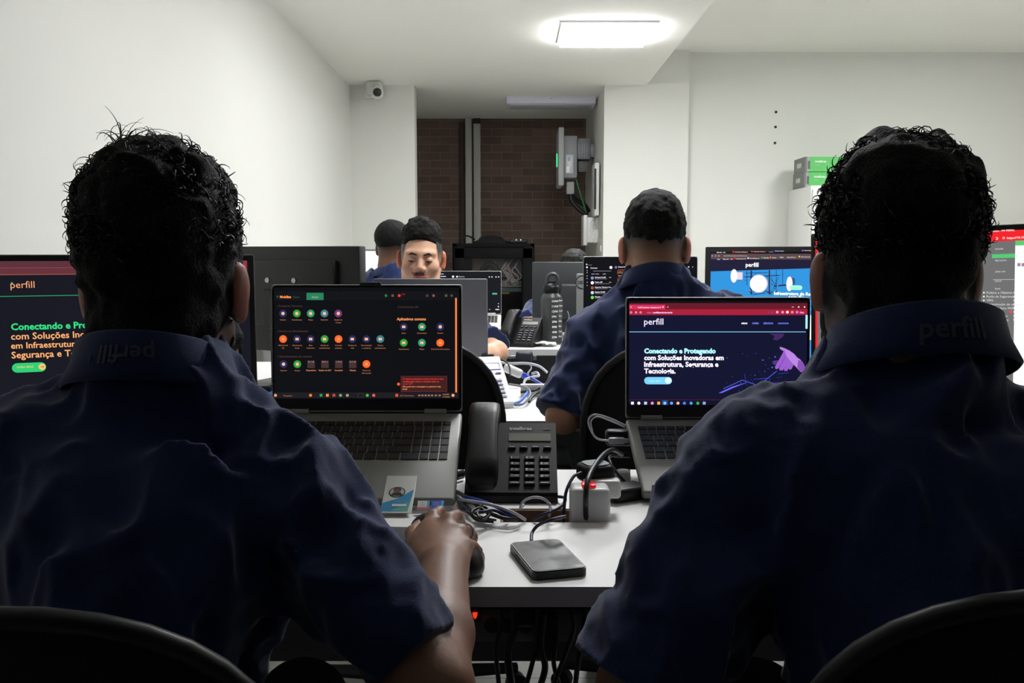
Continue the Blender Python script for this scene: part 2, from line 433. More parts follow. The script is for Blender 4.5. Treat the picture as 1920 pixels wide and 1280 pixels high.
# ---------------- equipment rack standing in the alcove
Yr = 7.9
p0 = P(848, 456, Yr); p1 = P(1002, 700, Yr)
W = p1.x - p0.x; H = p0.z; D = .6
r = thing('server_rack', 'black server rack with a glass door full of cables in the brick alcove', 'server rack', ((p0.x+p1.x)/2, Yr + D/2, 0))
RM = mat('black_rack_steel', '0a0a0c', .7, spec=.15, noise=.05, nscale=20)
mb = MB()
for sx in (-1, 1): mb.box((sx*(W/2-.02), 0, H/2), (.04, D, H), .004)
mb.box((0, 0, H-.02), (W, D, .04), .006); mb.box((0, 0, .03), (W, D, .06), .004); mb.box((0, D/2-.01, H/2), (W, .02, H))
mb.build('cabinet', RM, r)
d = MB()
for sx in (-1, 1): d.box((sx*(W/2-.06), -D/2-.012, H/2), (.09, .022, H-.05), .004)
d.box((0, -D/2-.012, H-.085), (W-.04, .022, .09), .004); d.box((0, -D/2-.012, .09), (W-.04, .022, .1), .004)
door = d.build('door', RM, r)
gm = bpy.data.materials.new('smoked_glass'); gm.use_nodes = True
gt = gm.node_tree; gt.nodes.remove(gt.nodes['Principled BSDF'])
g1 = gt.nodes.new('ShaderNodeBsdfTransparent'); g1.inputs[0].default_value = (.75, .75, .75, 1); g2 = gt.nodes.new('ShaderNodeBsdfGlossy'); g2.inputs['Roughness'].default_value = .15; g2.inputs[0].default_value = (.5, .5, .5, 1)
g3 = gt.nodes.new('ShaderNodeMixShader'); g3.inputs[0].default_value = .07; gt.links.new(g1.outputs[0], g3.inputs[1]); gt.links.new(g2.outputs[0], g3.inputs[2]); gt.links.new(g3.outputs[0], gt.nodes['Material Output'].inputs[0])
MB().box((0, -D/2-.006, H/2), (W-.19, .004, H-.19)).build('pane', gm, door)
def rp(px, py, back): # local point inside rack
    return P(px, py, Yr + back) - Vector(((p0.x+p1.x)/2, Yr + D/2, 0))
mb = MB()
a = rp(886, 484, .12); b_ = rp(978, 520, .12)
mb.box(((a.x+b_.x)/2, a.y, (a.z+b_.z)/2), (b_.x-a.x, .04, abs(a.z-b_.z)), .004, col='77726a')
a = rp(880, 526, .1); b_ = rp(978, 538, .1)
mb.box(((a.x+b_.x)/2, a.y, (a.z+b_.z)/2), (b_.x-a.x, .04, abs(a.z-b_.z)), .004, col='8f8f8c')
random.seed(4)
for i in range(22):
    q = rp(884+i*4.3, 529 + 4*(i % 2), .075); mb.box(q, (.012, .012, .012), .001, col=random.choice(['d8d8d8', '303030', 'c8c8c8']))
a = rp(880, 540, .1); b_ = rp(978, 547, .1); mb.box(((a.x+b_.x)/2, a.y, (a.z+b_.z)/2), (b_.x-a.x, .04, abs(a.z-b_.z)), .003, col='4c6a66')
a = rp(880, 548, .1); b_ = rp(955, 551, .1); mb.box(((a.x+b_.x)/2, a.y, (a.z+b_.z)/2), (b_.x-a.x, .04, abs(a.z-b_.z)), .002, col='b8862a')
mb.build('patch_panel', PRINT, r)
mb = MB()
for i in range(16):
    x = random.uniform(952, 974); e = random.uniform(940, 975)
    mb.tube([rp(x, 486, .09), rp(x-8+random.uniform(-3, 3), 498, .05), rp(x-random.uniform(0, 14), 508, .04), rp(x+random.uniform(-4, 4), 520, .05), rp(e, 530, .07)], .006, 6, col=random.choice(['c0c0c0', 'b8b4b0', '8c5050', 'd0d0d0']))
for i in range(2): mb.tube([rp(924+i*5, 490, .09), rp(926+i*3, 500, .04), rp(931, 508, .06)], .006, 6, col='c8c8c8')
mb.tube([rp(918, 516, .05)+Vector((.11*math.cos(t)*.6, 0, .09*math.sin(t))) for t in np.linspace(.2, 3.0, 10)], .03, 8, col='0c0c0c')
mb.build('cabling', PRINT, r, kind='stuff')
# things lying on the rack
o = MB(); pts = [P(868, 451, 8.1), P(872, 443, 8.1), P(880, 443, 8.12), P(890, 449, 8.1)]
wire('loose_cable', 'thin black cable arched on top of the rack at its left', 'cable', pts, .008, BLACKC)
mb = MB()
c = P(921, 452, 8.15); z = H
mb.lathe([(.17, 0), (.165, .015), (.12, .03), (.10, .055), (.05, .07), (0.001, .072)], 28, (0, 0, 0))
o = mb.build('cloth_cap', mat('black_cloth', '0c0c0e', .9, noise=.1, nscale=60, bump=.2), None, smooth=80); o.location = (c.x, 8.15, z+.001)
tag(o, 'black rounded cloth cap lying on top of the rack', 'cap')
mb = MB(); mb.box((0, 0, .02), (.16, .18, .04), .01, 3)
o = mb.build('small_router', BLACKM); o.location = (P(972, 452, 8.1).x, 8.1, z+.001)
tag(o, 'small black box with tiny lamps on the right end of the rack top', 'electronic device')
for dx in (-.02, .02): MB().cyl((dx, -.094, .03), (dx, -.09, .03), .006, n=8).build('lamp', mat('pale_led', 'e0e0d0', .4, emit=('e0e0d0', .5)), o)
# ------------------------------------------------------------------ desks
Y1F = onz(960, 1100, DESK).y; Y1B = onz(960, 880, DESK).y        # near desk, front and back edge
Y2F = onz(960, 789, DESK).y; Y2B = Y2F + .62
Y3F = onz(960, 655, DESK).y
LEGM = mat('light_grey_desk_metal', 'a8a8a8', .4, metal=.3, noise=.02)
def desk(label, x0, x1, y0, y1, holes=(), panel=None, group='white office desks'):
    r = thing('office_desk', label, 'desk', ((x0+x1)/2, (y0+y1)/2, 0), group=group)
    W, D = x1-x0, y1-y0; T = .026
    mb = MB(); cx, cy = (x0+x1)/2, (y0+y1)/2
    xs = sorted({x0, x1} | {h[0] for h in holes} | {h[1] for h in holes}); ys = sorted({y0, y1} | {h[2] for h in holes} | {h[3] for h in holes})
    def hole(i, j):
        mx, my = (xs[i]+xs[i+1])/2, (ys[j]+ys[j+1])/2
        if not (0 <= i < len(xs)-1 and 0 <= j < len(ys)-1): return True
        return any(h[0] < mx < h[1] and h[2] < my < h[3] for h in holes)
    def solid(i, j): return 0 <= i < len(xs)-1 and 0 <= j < len(ys)-1 and not hole(i, j)
    vid = {}; vs = []; fs = []; ms = []
    def V(i, j, z):
        k = (i, j, z)
        if k not in vid: vid[k] = len(vs); vs.append((xs[i]-cx, ys[j]-cy, DESK if z else DESK-T))
        return vid[k]
    for i in range(len(xs)-1):
        for j in range(len(ys)-1):
            if not solid(i, j): continue
            fs.append((V(i,j,1), V(i+1,j,1), V(i+1,j+1,1), V(i,j+1,1))); ms.append(0)
            fs.append((V(i,j,0), V(i,j+1,0), V(i+1,j+1,0), V(i+1,j,0))); ms.append(0)
            for (di, dj, a, b) in ((0,-1,(i,j),(i+1,j)), (1,0,(i+1,j),(i+1,j+1)), (0,1,(i+1,j+1),(i,j+1)), (-1,0,(i,j+1),(i,j))):
                if not solid(i+di, j+dj):
                    fs.append((V(*a,0), V(*b,0), V(*b,1), V(*a,1))); ms.append(1)
    mb.v = vs; mb.f = fs; mb.c = [None]*len(fs); mb.m = ms
    o = mb.build('desktop', [LAM, LAMEDGE], r, smooth=0)
    for sx in (-1, 1):
        l = MB(); X = sx*(W/2-.05)
        l.box((X, -D/2+.06, (DESK-T)/2), (.05, .04, DESK-T-.002), .003); l.box((X, D/2-.06, (DESK-T)/2), (.05, .04, DESK-T-.002), .003); l.box((X, 0, .03), (.05, D-.1, .05), .003)
        l.build('leg', LEGM, r)
    if panel is not None:
        py, z0, pm = panel
        MB().box((0, py-cy, (z0+DESK-T)/2), (W-.16, .016, DESK-T-z0-.002)).build('modesty_panel', pm, r)
    return r
HX0 = onz(938, 968, DESK).x; HX1 = onz(1117, 968, DESK).x; HY0 = onz(960, 979, DESK).y; HY1 = onz(960, 953, DESK).y
Yp = HY0 + .03
zp = P(960, 1246, Yp+.1).z
d1 = desk('white desk in the foreground with a cable opening, under the two near laptops', -1.27, 2.0, Y1F, Y1B, [(HX0, HX1, HY0, HY1)], (Yp+.12, zp, mat('grey_panel', '4a4a4c', .7, noise=.04)))
mb = MB(); cx, cy = (-1.27+2.0)/2, (Y1F+Y1B)/2
BX = mat('brown_fibreboard', '7a6048', .8, noise=.12, nscale=30, bump=.2)
t_ = .005
for (a, b) in (((HX0, HY0), (HX1, HY0+t_)), ((HX0, HY1-t_), (HX1, HY1)), ((HX0, HY0+t_), (HX0+t_, HY1-t_)), ((HX1-t_, HY0+t_), (HX1, HY1-t_))):
    mb.box(((a[0]+b[0])/2-cx, (a[1]+b[1])/2-cy, DESK-.055), (b[0]-a[0]-.0004, b[1]-a[1]-.0004, .106))
mb.box(((HX0+HX1)/2-cx, (HY0+HY1)/2-cy, DESK-.106), (HX1-HX0-.01, HY1-HY0-.01, .004))
mb.build('cable_tray', BX, d1, smooth=0, label='brown fibreboard box lining the cable opening')
d2 = desk('white desk in the middle row holding the white telephone', -1.27, 2.2, Y2F, Y2B, (), (Y2B-.08, .35, mat('grey_panel', '4a4a4c')))
d2b = desk('white desk of the man facing the camera, behind the silver-grey laptop lid', -1.27, -.12, Y2B+.02, Y2B+.62)
d3 = desk('white far desk holding the water bottle and a black telephone', -.25, 1.9, Y3F, Y3F+1.15, (), (Y3F+.6, .4, mat('grey_panel', '4a4a4c')))
d4 = desk('white back desk at the left wall under the thin far laptop', -1.27, -.265, Y3F+.55, Y3F+1.25)

# ------------------------------------------------------------------ monitors
SCR = screen_mat('lit_screen')
def monitor(label, cx, cy, ztop, W, H, th, cat='monitor', frame=None, group=None, zdesk=DESK, bez=.012, roll=0.0, tilt=0.0, back='plain', stand=True, standoff=.07):
    """screen faces local -y; (cx, cy) is the centre of the front plane"""
    M = frame or mat('black_monitor_plastic', '101113', .45, noise=.08, nscale=50, bump=.03, bscale=300)
    r = thing('computer_monitor', label, cat, (cx, cy, zdesk), th, group)
    zc = ztop - zdesk - H/2
    hs = MB(); hs.box((0, .018, 0), (W, .036, H), .004, 2)
    h = hs.build('housing', M, r); h.location = (0, 0, zc); h.rotation_euler = (tilt, roll, 0)
    if back == 'vesa':
        mb = MB(); mb.box((0, .048, .02), (W*.72, .03, H*.62), .006, 2)
        mb.build('rear_cover', M, h)
        for i, dx in enumerate((-.05, .05)):
            MB().cyl((dx, .062, .06), (dx, .0665, .06), .008, n=14).build('screw', STEEL, h)
        mb = MB(); mb.box((0, .066, -.03), (.13, .012, .12), .004); mb.build('mount_plate', BLACKM, h)
    else:
        MB().box((0, .045, -.02), (W*.5, .03, H*.5), .01, 3).build('rear_cover', M, h)
    if stand:
        MB().box((0, standoff+.012, (zc+.012)/2), (.05, .018, zc-.012), .004).build('stand_neck', M, r)
        MB().box((0, standoff-.02, .006), (.24, .18, .012), .005).build('stand_base', M, r)
    s = bpy.data.objects.new('screen', None)
    Mw = wmat(h) @ Matrix.Translation((0, -.0008, 0)) @ Matrix.Rotation(math.radians(90), 4, 'X')
    return r, h, Mw, (W-2*bez)/2, (H-2*bez)/2

class UI:
    """flat screen picture drawn in the plane of the screen; points may be given as photograph pixels"""
    def __init__(s, Mw, hw, hh, bg='0a0b10', cy=0.0):
        s.M = Mw; s.inv = Mw.inverted(); s.hw = hw; s.hh = hh; s.cy = cy; s.mb = MB(); s.z = 0
        s.raw(-hw, -hh + cy, hw, hh + cy, bg)
    def uv(s, px, py):
        o = s.inv @ Vector((0, 0, CAM_H)); d = s.inv.to_3x3() @ ray(px, py); t = -o.z / d.z
        return (o.x + d.x*t, o.y + d.y*t)
    def layer(s): s.z += .00006; return s.z
    def raw(s, x0, y0, x1, y1, col):
        x0, x1 = sorted((x0, x1)); y0, y1 = sorted((y0, y1))
        x0 = max(x0, -s.hw); x1 = min(x1, s.hw); y0 = max(y0, -s.hh+s.cy); y1 = min(y1, s.hh+s.cy)
        if x1 <= x0 or y1 <= y0: return
        z = s.layer(); s.mb.quad((x0, y0, z), (x1, y0, z), (x1, y1, z), (x0, y1, z), col)
    def rect(s, a, b, c, d, col):
        x0, y0 = s.uv(a, b); x1, y1 = s.uv(c, d); s.raw(x0, y0, x1, y1, col)
    def circ(s, px, py, r, col, n=20, sx=1.0):
        x, y = s.uv(px, py); x2, _ = s.uv(px + r, py); R = abs(x2 - x); z = s.layer()
        s.mb.add([(x + R*sx*math.cos(2*math.pi*i/n), y + R*math.sin(2*math.pi*i/n), z) for i in range(n)], [tuple(range(n))], col)
    def pill(s, a, b, c, d, col):
        x0, y0 = s.uv(a, b); x1, y1 = s.uv(c, d); R = abs(y0-y1)/2; ym = (y0+y1)/2; z = s.layer()
        pts = [(x1-R + R*math.cos(t), ym + R*math.sin(t), z) for t in np.linspace(-math.pi/2, math.pi/2, 9)] + [(x0+R + R*math.cos(t), ym + R*math.sin(t), z) for t in np.linspace(math.pi/2, 3*math.pi/2, 9)]
        s.mb.add(pts, [tuple(range(len(pts)))], col)
    def poly(s, pts, col):
        z = s.layer(); s.mb.add([(*s.uv(*p), z) for p in pts], [tuple(range(len(pts)))], col)
    def line(s, pts, w, col):
        P2 = [Vector((*s.uv(*p), 0)) for p in pts]; z = s.layer()
        for a, b in zip(P2, P2[1:]):
            d = (b - a); 
            if d.length < 1e-6: continue
            n = Vector((-d.y, d.x, 0)).normalized() * w
            s.mb.add([(a.x-n.x, a.y-n.y, z), (b.x-n.x, b.y-n.y, z), (b.x+n.x, b.y+n.y, z), (a.x+n.x, a.y+n.y, z)], [(0, 1, 2, 3)], col)
    def text(s, px, py, txt, w=None, h=None, col='ffffff', bold=.02, align='L'):
        x, y = s.uv(px, py); z = s.layer()
        if w: x2, _ = s.uv(px + w, py); s.mb.text(txt, x, y, z, width=abs(x2-x), col=col, bold=bold, align=align)
        else: _, y2 = s.uv(px, py - h); s.mb.text(txt, x, y, z, size=abs(y2-y)/.72, col=col, bold=bold, align=align)
    def build(s, parent, name='screen', mats=None):
        o = s.mb.build(name, mats or SCR, parent, smooth=0)
        o.matrix_local = wmat(parent).inverted() @ s.M
        o['label'] = 'lit display'
        return o

# ---- near left monitor
tr = P(476.5, 477, 1.70); th = math.radians(22); W, H = .54, .33
c = (tr.x - W/2*math.cos(th), tr.y - W/2*math.sin(th))
r, h, Mw, hw, hh = monitor('near left black monitor showing a dark web page with orange and green text', c[0], c[1], tr.z, W, H, th, bez=.011)
ui = UI(Mw, hw, hh, '14151d')
def bar(y0, y1, col, px=20): ui.raw(-hw, ui.uv(px, y0)[1], hw-.003, ui.uv(px, y1)[1], col)
bar(489, 503, '522c35'); bar(503, 515, '5c2c34'); bar(501.5, 502.6, '7a4248'); bar(514, 515.5, '8a4b3c')
ui.raw(ui.uv(448, 500)[0], ui.uv(20, 490)[1], ui.uv(463, 500)[0], ui.uv(20, 514)[1], '84303a'); ui.circ(447.5, 508.5, 2.2, 'e23a30'); ui.circ(456, 506.5, .8, 'ff6050')
ui.text(20, 540, 'perfill', w=45, col='f0a070', bold=-.005)
ui.circ(22.5, 530.5, 1.8, '50a070')
bar(554.6, 556, '2c8a5a')
ui.text(21, 618.5, 'Conectando e Protegendo', w=205, col='2fc878', bold=.028)
ui.text(21, 636.5, 'com Soluções Inovadoras', w=198, col='f2a468', bold=.012)
ui.text(21, 653.5, 'em Infraestrutura,', w=131, col='f2a468', bold=.012)
ui.text(22, 671.5, 'Segurança e Tecnologia.', w=187, col='f2a468', bold=.012)
ui.pill(22, 681, 87, 696, '2bb868'); ui.circ(79, 687.2, 6.6, 'f0b070'); ui.text(32, 690, 'SAIBA MAIS', w=31, col='c9b070', bold=.01)
ui.line([(76, 687.3), (82, 687)], .0004, '8a4a20'); ui.line([(80, 685), (82, 687), (80, 689)], .0004, '8a4a20')
ui.rect(459.3, 521, 462.4, 579, '34d878')
ui.build(h)

# ---- near right monitor
tl = P(1524.5, 436.5, 1.70); th = math.radians(-38); W, H = .54, .33
c = (tl.x + W/2*math.cos(th), tl.y + W/2*math.sin(th))
r, h, Mw, hw, hh = monitor('near right black monitor with a bright red window border and grey menu', c[0], c[1], tl.z+.008, W, H, th, bez=.010, roll=math.radians(-1.9))
ui = UI(Mw, hw, hh, 'd82028')
BIG = 2600
def vline(px, y0): return ui.uv(px, y0)
x_l = ui.uv(1540, 560)[0]; x_s = ui.uv(1903, 500)[0]
yt = ui.uv(1880, 452)[1]
ui.raw(-hw+.004, -hh+.012, hw-.004, yt, '646465')
ui.raw(x_s, -hh+.012, hw-.004, yt, 'e6e8e4')
ui.raw(x_s, yt-.008, hw-.004, yt, '52b46c')
ui.raw(-hw+.004, ui.uv(1560, 560)[1], -hw+.012, ui.uv(1560, 495)[1], '18181c')
ui.text(1864, 434, 'Interfaces - FW PERFILL', w=37, col='ffd8d4', bold=.03) if False else None
ui.text(1862, 434.5, 'iretos - FW PERFILL', w=41, col='ffd0cc', bold=.02)
ui.circ(1869, 447, 2.6, 'ffd8d4'); ui.circ(1869, 447, 1.6, 'd82028'); ui.circ(1882, 446, 2.3, 'ffd8d4'); ui.circ(1882, 446, 1.4, 'd82028')
ui.text(1888, 448, 'https://10.10.', w=34, col='ffd8d4', bold=.015)
ui.raw(*ui.uv(1860, 484), x_s, ui.uv(1880, 476)[1], '4cb46a')
for yy, t, wd in ((468, 'ativada', 15), (489.5, 'figurações', 21), (510.5, 'ções em', 19), (528.5, 'DHCP', 12), (542.5, 'Rede', 10)):
    ui.text(1866, yy, t, w=wd, col='c8c8c8', bold=.0)
ui.raw(*ui.uv(1862, 524.5), x_s, ui.uv(1862, 523.7)[1], 'b8b8b8')
for k, t in enumerate(['Política e Objetos', 'Perfis de Segurança', 'VPN', 'Autenticação de usuário', 'Controladora WiFi', 'Sistema', 'Security Fabric', 'Log e Relatório']):
    yy = 550.5 + k*7.2
    ui.circ(1845, yy-2, 1.7, 'dcdcdc'); ui.text(1850, yy, t, h=4.3, col='c8c8c8', bold=.0)
    ui.line([(1900.5, yy-3.5), (1902, yy-2), (1900.5, yy-.5)], .0003, 'e8e8e8')
ui.circ(1895.5, 584, 2.8, 'e04038')
ui.rect(1908, 493, 1914, 499, '8a7a90'); ui.rect(1916, 493, 1930, 499, '8a7a90')
for k in range(14): ui.text(1544, 496+k*7.0, '= menu item' if k > 5 else 'item', w=16 if k > 5 else 8, col='c4c4c4', bold=0.0) if False else ui.raw(*ui.uv(1545 if k > 4 else 1543, 492+k*11.2), *ui.uv(1559, 490.6+k*11.2), 'b8b8b8')
ui.build(h)

# ---- black monitor seen from behind, left of the middle row (faces away)
a = P(448, 466, 2.95); b_ = P(686, 457, 2.76)
W = .54; H = .33; dirv = Vector((b_.x-a.x, b_.y-a.y)).normalized(); thb = math.atan2(-dirv.y, -dirv.x)
c = Vector((b_.x, b_.y)) - dirv*(W/2)
r, h, Mw, hw, hh = monitor('black monitor seen from behind with two shiny screws, behind the left laptop', c.x, c.y, (a.z+b_.z)/2, W, H, thb, back='vesa')
UI(Mw, hw, hh, '405080').build(h)
# ---- dark monitor seen from behind on the far desk, by the bottle
a = P(998, 491, 4.42)
r, h, Mw, hw, hh = monitor('dark grey monitor seen from behind, in front of the person hiding at the back', a.x + .27, 4.42, a.z, .54, .34, math.radians(180), frame=mat('dark_grey_monitor', '303436', .5, noise=.05, nscale=30))
UI(Mw, hw, hh, '506080').build(h)
# ---- white screen at the far left
a = P(688, 467, 4.9)
r, h, Mw, hw, hh = monitor('bright white screen of the far left man, seen at his left ear', a.x + .13, 4.9, a.z+.0, .54, .33, 0, frame=mat('grey_monitor_frame', '76767c', .4, noise=.03), bez=.01)
UI(Mw, hw, hh, 'eef0ff').build(h)
# ---- monitor with tower picture
a = P(1322, 463, 2.85); b_ = P(1526, 456.5, 2.68)
dirv = Vector((b_.x-a.x, b_.y-a.y)).normalized(); th = math.atan2(dirv.y, dirv.x); W, H = .54, .33
c = Vector((a.x, a.y)) + dirv*(W/2)
r, h, Mw, hw, hh = monitor('black monitor showing white dish antennas on a blue sky, right of the seated man', c.x, c.y, a.z+.001, W, H, th, bez=.016)
ui = UI(Mw, hw, hh, '1a1830')
def sl(px): return -(px-1322)*.031   # the page lines rise a little to the right
def R_(x0, y0, x1, y1, col):
    ui.poly([(x0, y0+sl(x0)+0), (x1, y0+sl(x1)), (x1, y1+sl(x1)), (x0, y1+sl(x0))], col)
ui.rect(1333, 466, 1700, 476, '08080c'); ui.rect(1333, 475.5, 1700, 487, '4e4044')
for k, (px, py, t, w, col) in enumerate([(1344, 474, 'Mikrotik - 100', 16, 'e0d8d8'), (1378, 473.2, 'Rede Banco Multipont', 24, 'f0a8a0'), (1413, 472.5, 'Assinatura Wolpac II', 22, 'f0a8a0'), (1456, 471.3, 'Novo Projeto', 14, 'd0d0f0'), (1508, 470.3, 'Novo Projeto', 14, 'f0d0c0')]):
    ui.text(px, py, t, w=w, col=col, bold=.02)
for px, py, col in ((1375, 472, 'e02030'), (1410, 471.5, 'e02030'), (1454, 470.5, '7a50c0'), (1505, 469.5, '7a50c0')): ui.circ(px, py, 1.7, col)
ui.rect(1442, 467.8, 1450, 472.6, '9ab0e8'); ui.rect(1487, 466.6, 1502, 471.6, 'f0a468'); ui.rect(1450, 467.2, 1484, 467.9, '6a70b8')
for px in (1335.5, 1342, 1348): ui.circ(px, 479.6, 1.4, 'b8a8a8'); ui.circ(px, 479.6, .8, '4e4044')
ui.text(1357, 480.2, 'https://perfilltecnologia.com.br/infraestrutura', w=44, col='d8b8a8', bold=.01)
for k, (px, t, w, dot) in enumerate([(1345, 'Dell', 5, None), (1356, 'Mikrotik - 100', 18, None), (1381, 'Rede Banco Eu', 18, 'e02030'), (1406, 'Rede Multipont', 18, 'd0c0e0'), (1432, 'Planilha', 10, '30a050'), (1448, 'Zabbix', 8, 'e07030'), (1462, 'Wiki', 7, None), (1476, 'Pagina Monitor', 17, None), (1502, 'Gerenciamento', 18, 'f0b030')]):
    y = 486.6 + sl(px) + 1.2
    ui.text(px, y, t, w=w, col='e0d0c8', bold=.01)
    if dot: ui.circ(px-3, y-1.4, 1.6, dot)
R_(1333, 509, 1560, 900, '2a86c8')
ui.text(1398.5, 499.8, 'perfill', w=24, col='ffffff', bold=.02)
ui.rect(1333, 509.4, 1334, 700, '2a86c8')
# tower of dishes
for (x0, y0, x1, y1, w) in [(1409, 507, 1409, 552, .0022), (1443, 506, 1443, 552, .002), (1401, 508, 1401, 535, .0008), (1456, 506, 1456, 536, .0007), (1468, 505, 1468, 535, .0007), (1396, 519, 1462, 516, .0012), (1398, 512, 1440, 511, .0008), (1405, 540, 1444, 548, .0008), (1409, 530, 1443, 548, .0006), (1443, 515, 1409, 552, .0006), (1446, 520, 1460, 550, .0006), (1452, 536, 1476, 534, .002), (1460, 520, 1446, 548, .0006), (1412, 552, 1460, 546, .001)]:
    ui.line([(x0, y0), (x1, y1)], w, '241c3c')
random.seed(3)
for k in range(26):
    x, y = random.uniform(1396, 1466), random.uniform(511, 551); ui.line([(x, y), (x+random.uniform(-6, 6), y+random.uniform(-4, 4))], random.uniform(.0004, .0012), random.choice(['241c3c', '3a2c50', 'a898b8']))
ui.circ(1387, 517, 9.5, '5a6a98', sx=.75); ui.rect(1377, 510, 1393, 524, 'cfc6d8'); ui.circ(1377, 517, 12.5, 'f0e0e8', sx=.5)
ui.circ(1423.5, 531.5, 17, 'c8b8cc'); ui.circ(1422.5, 531.5, 16, 'f2dfe4')
ui.rect(1479, 520, 1488, 542, '8a6a90'); ui.circ(1488, 528, 8, '2c4a80', sx=.45); ui.circ(1481, 532, 14, 'eeddE6'.lower(), sx=.42)
ui.pill(1481, 534.5, 1505, 543.5, '9be8c8'); ui.text(1486, 540.6, 'CONTATO', w=14, col='60b090', bold=.01)
ui.text(1452, 552.2, 'Infraestrutura de Rede', w=77, col='ffffff', bold=.035)
ui.text(1479, 560, 'sem fio', w=30, col='ffffff', bold=.03)
for px, py in ((1522, 565), (1522, 570), (1522, 577), (1522, 581)): ui.circ(px, py, 1, 'ffffff')
ui.rect(1520.5, 590, 1524, 637, 'ffffff')
ui.build(h)

# ------------------------------------------------------------------ laptops
def tilt_for(hz, L): return math.asin(max(.02, (hz-.020))/L)
def laptop(label, cx, cy, hz, tilt, th=0.0, W=.36, L=.24, LH=.235, lid=8.0, metal=None, group=None, kb=True, ui_fn=None, stand=True, bez=.009, chin=.03, numpad=True, lidback=None, zdesk=DESK, sl_='laptop'):
    metal = metal or SILVER
    r = thing('laptop', label, 'laptop', (cx, cy, zdesk), th, group)
    b = bpy.data.objects.new('base_frame', None)
    # base in local coords: hinge line at origin, extends to -y; tilted forward-down by `tilt`
    mb = MB(); mb.box((0, -L/2, -.008), (W, L, .016), .005, 3)
    base = mb.build('base', metal, r); base.location = (0, 0, hz); base.rotation_euler = (tilt, 0, 0)
    if kb:
        k = MB(); kw = W*.90; x0 = -kw/2; y0 = -.03; rh = (.0205) ; rows = []
        if numpad: rows = [[1]*14+[.95]*4, [1]*13+[1.75]+[.95]*4, [1.5]+[1]*12+[1.25]+[.95]*4, [1.75]+[1]*11+[2.0]+[.95]*4, [1.25]+[1]*11+[2.5]+[.95]*4, [1.1]*3+[5.4]+[1.2]*4+[1.9]+[.95]*2+[.95]][:6]
        else: rows = [[1]*14, [1]*13+[2], [1.5]+[1]*12+[1.5], [1.8]+[1]*11+[2.2], [2.3]+[1]*10+[2.7], [1.2]*3+[6.2]+[1.2]*4]
        y = y0
        for ri, rw in enumerate(rows):
            hh_ = rh*.66 if ri == 0 else rh; tot = sum(rw); x = x0; g = .0022
            for i, w in enumerate(rw):
                ww = kw*w/tot
                k.box((x+ww/2, y-hh_/2, .0012), (ww-g, hh_-g, .0016), .0005, 1, col='1a1b1d')
                k.quad((x+ww*.42, y-hh_*.42, .00206), (x+ww*.58, y-hh_*.42, .00206), (x+ww*.58, y-hh_*.36, .00206), (x+ww*.42, y-hh_*.36, .00206), '5a5b5c')
                x += ww
            y -= hh_
        k.build('keyboard', PRINT, base)
        MB().box((-.03, y-.052, .0004), (.115, .07, .001), .0004, 1).build('touchpad', metal, base)
    l = MB(); l.box((0, .004, LH/2), (W, .008, LH), .0035, 2)
    # rounded corners
    lid_o = l.build('lid', lidback or metal, r); lid_o.location = (0, .003, hz+.001); lid_o.rotation_euler = (-math.radians(lid), 0, 0)
    l = MB()
    rad = .009; pts = []
    for (ax, ay, t0) in ((W/2-.0015-rad, LH-.0015-rad, 0), (-W/2+.0015+rad, LH-.0015-rad, 90), (-W/2+.0015+rad, .002+rad, 180), (W/2-.0015-rad, .002+rad, 270)):
        pts += [(ax+rad*math.cos(math.radians(t0+q)), ay+rad*math.sin(math.radians(t0+q))) for q in (0, 22, 45, 67, 90)]
    l.T = Matrix(((1, 0, 0, 0), (0, 0, -1, 0), (0, 1, 0, 0), (0, 0, 0, 1)))
    l.prism(pts, 0.0, .0012); l.build('bezel', BLACKP, lid_o)
    for sx in (-1, 1):
        MB().cyl((sx*W*.36-.02, 0, .002), (sx*W*.36+.02, 0, .002), .0055, n=14).build('hinge', metal, base)
    if stand:
        s = thing('laptop_stand', 'black folding stand under the ' + sl_, 'laptop stand', (cx, cy, zdesk), th)
        for sx in (-1, 1):
            q = MB(); X = sx*.11
            yb = -L*math.cos(tilt)*.86; zb = hz - L*math.sin(tilt)*.86 - .024
            q.tube([(X, -.02, hz-.035), (X, yb, max(zb, .008))], .005, 8, smooth=False)
            q.tube([(X, -.02, hz-.035), (X, -.10, .006), (X, .05, .006)], .005, 8, smooth=False)
            q.build('rail', BLACKM, s)
    Mw = wmat(lid_o) @ Matrix.Translation((0, -.0014, LH/2 + (chin-bez)/2)) @ Matrix.Rotation(math.radians(90), 4, 'X')
    if ui_fn:
        u = UI(Mw, W/2-bez, (LH-bez-chin)/2, '0b0c10'); ui_fn(u); u.build(lid_o)
    return r, base, lid_o

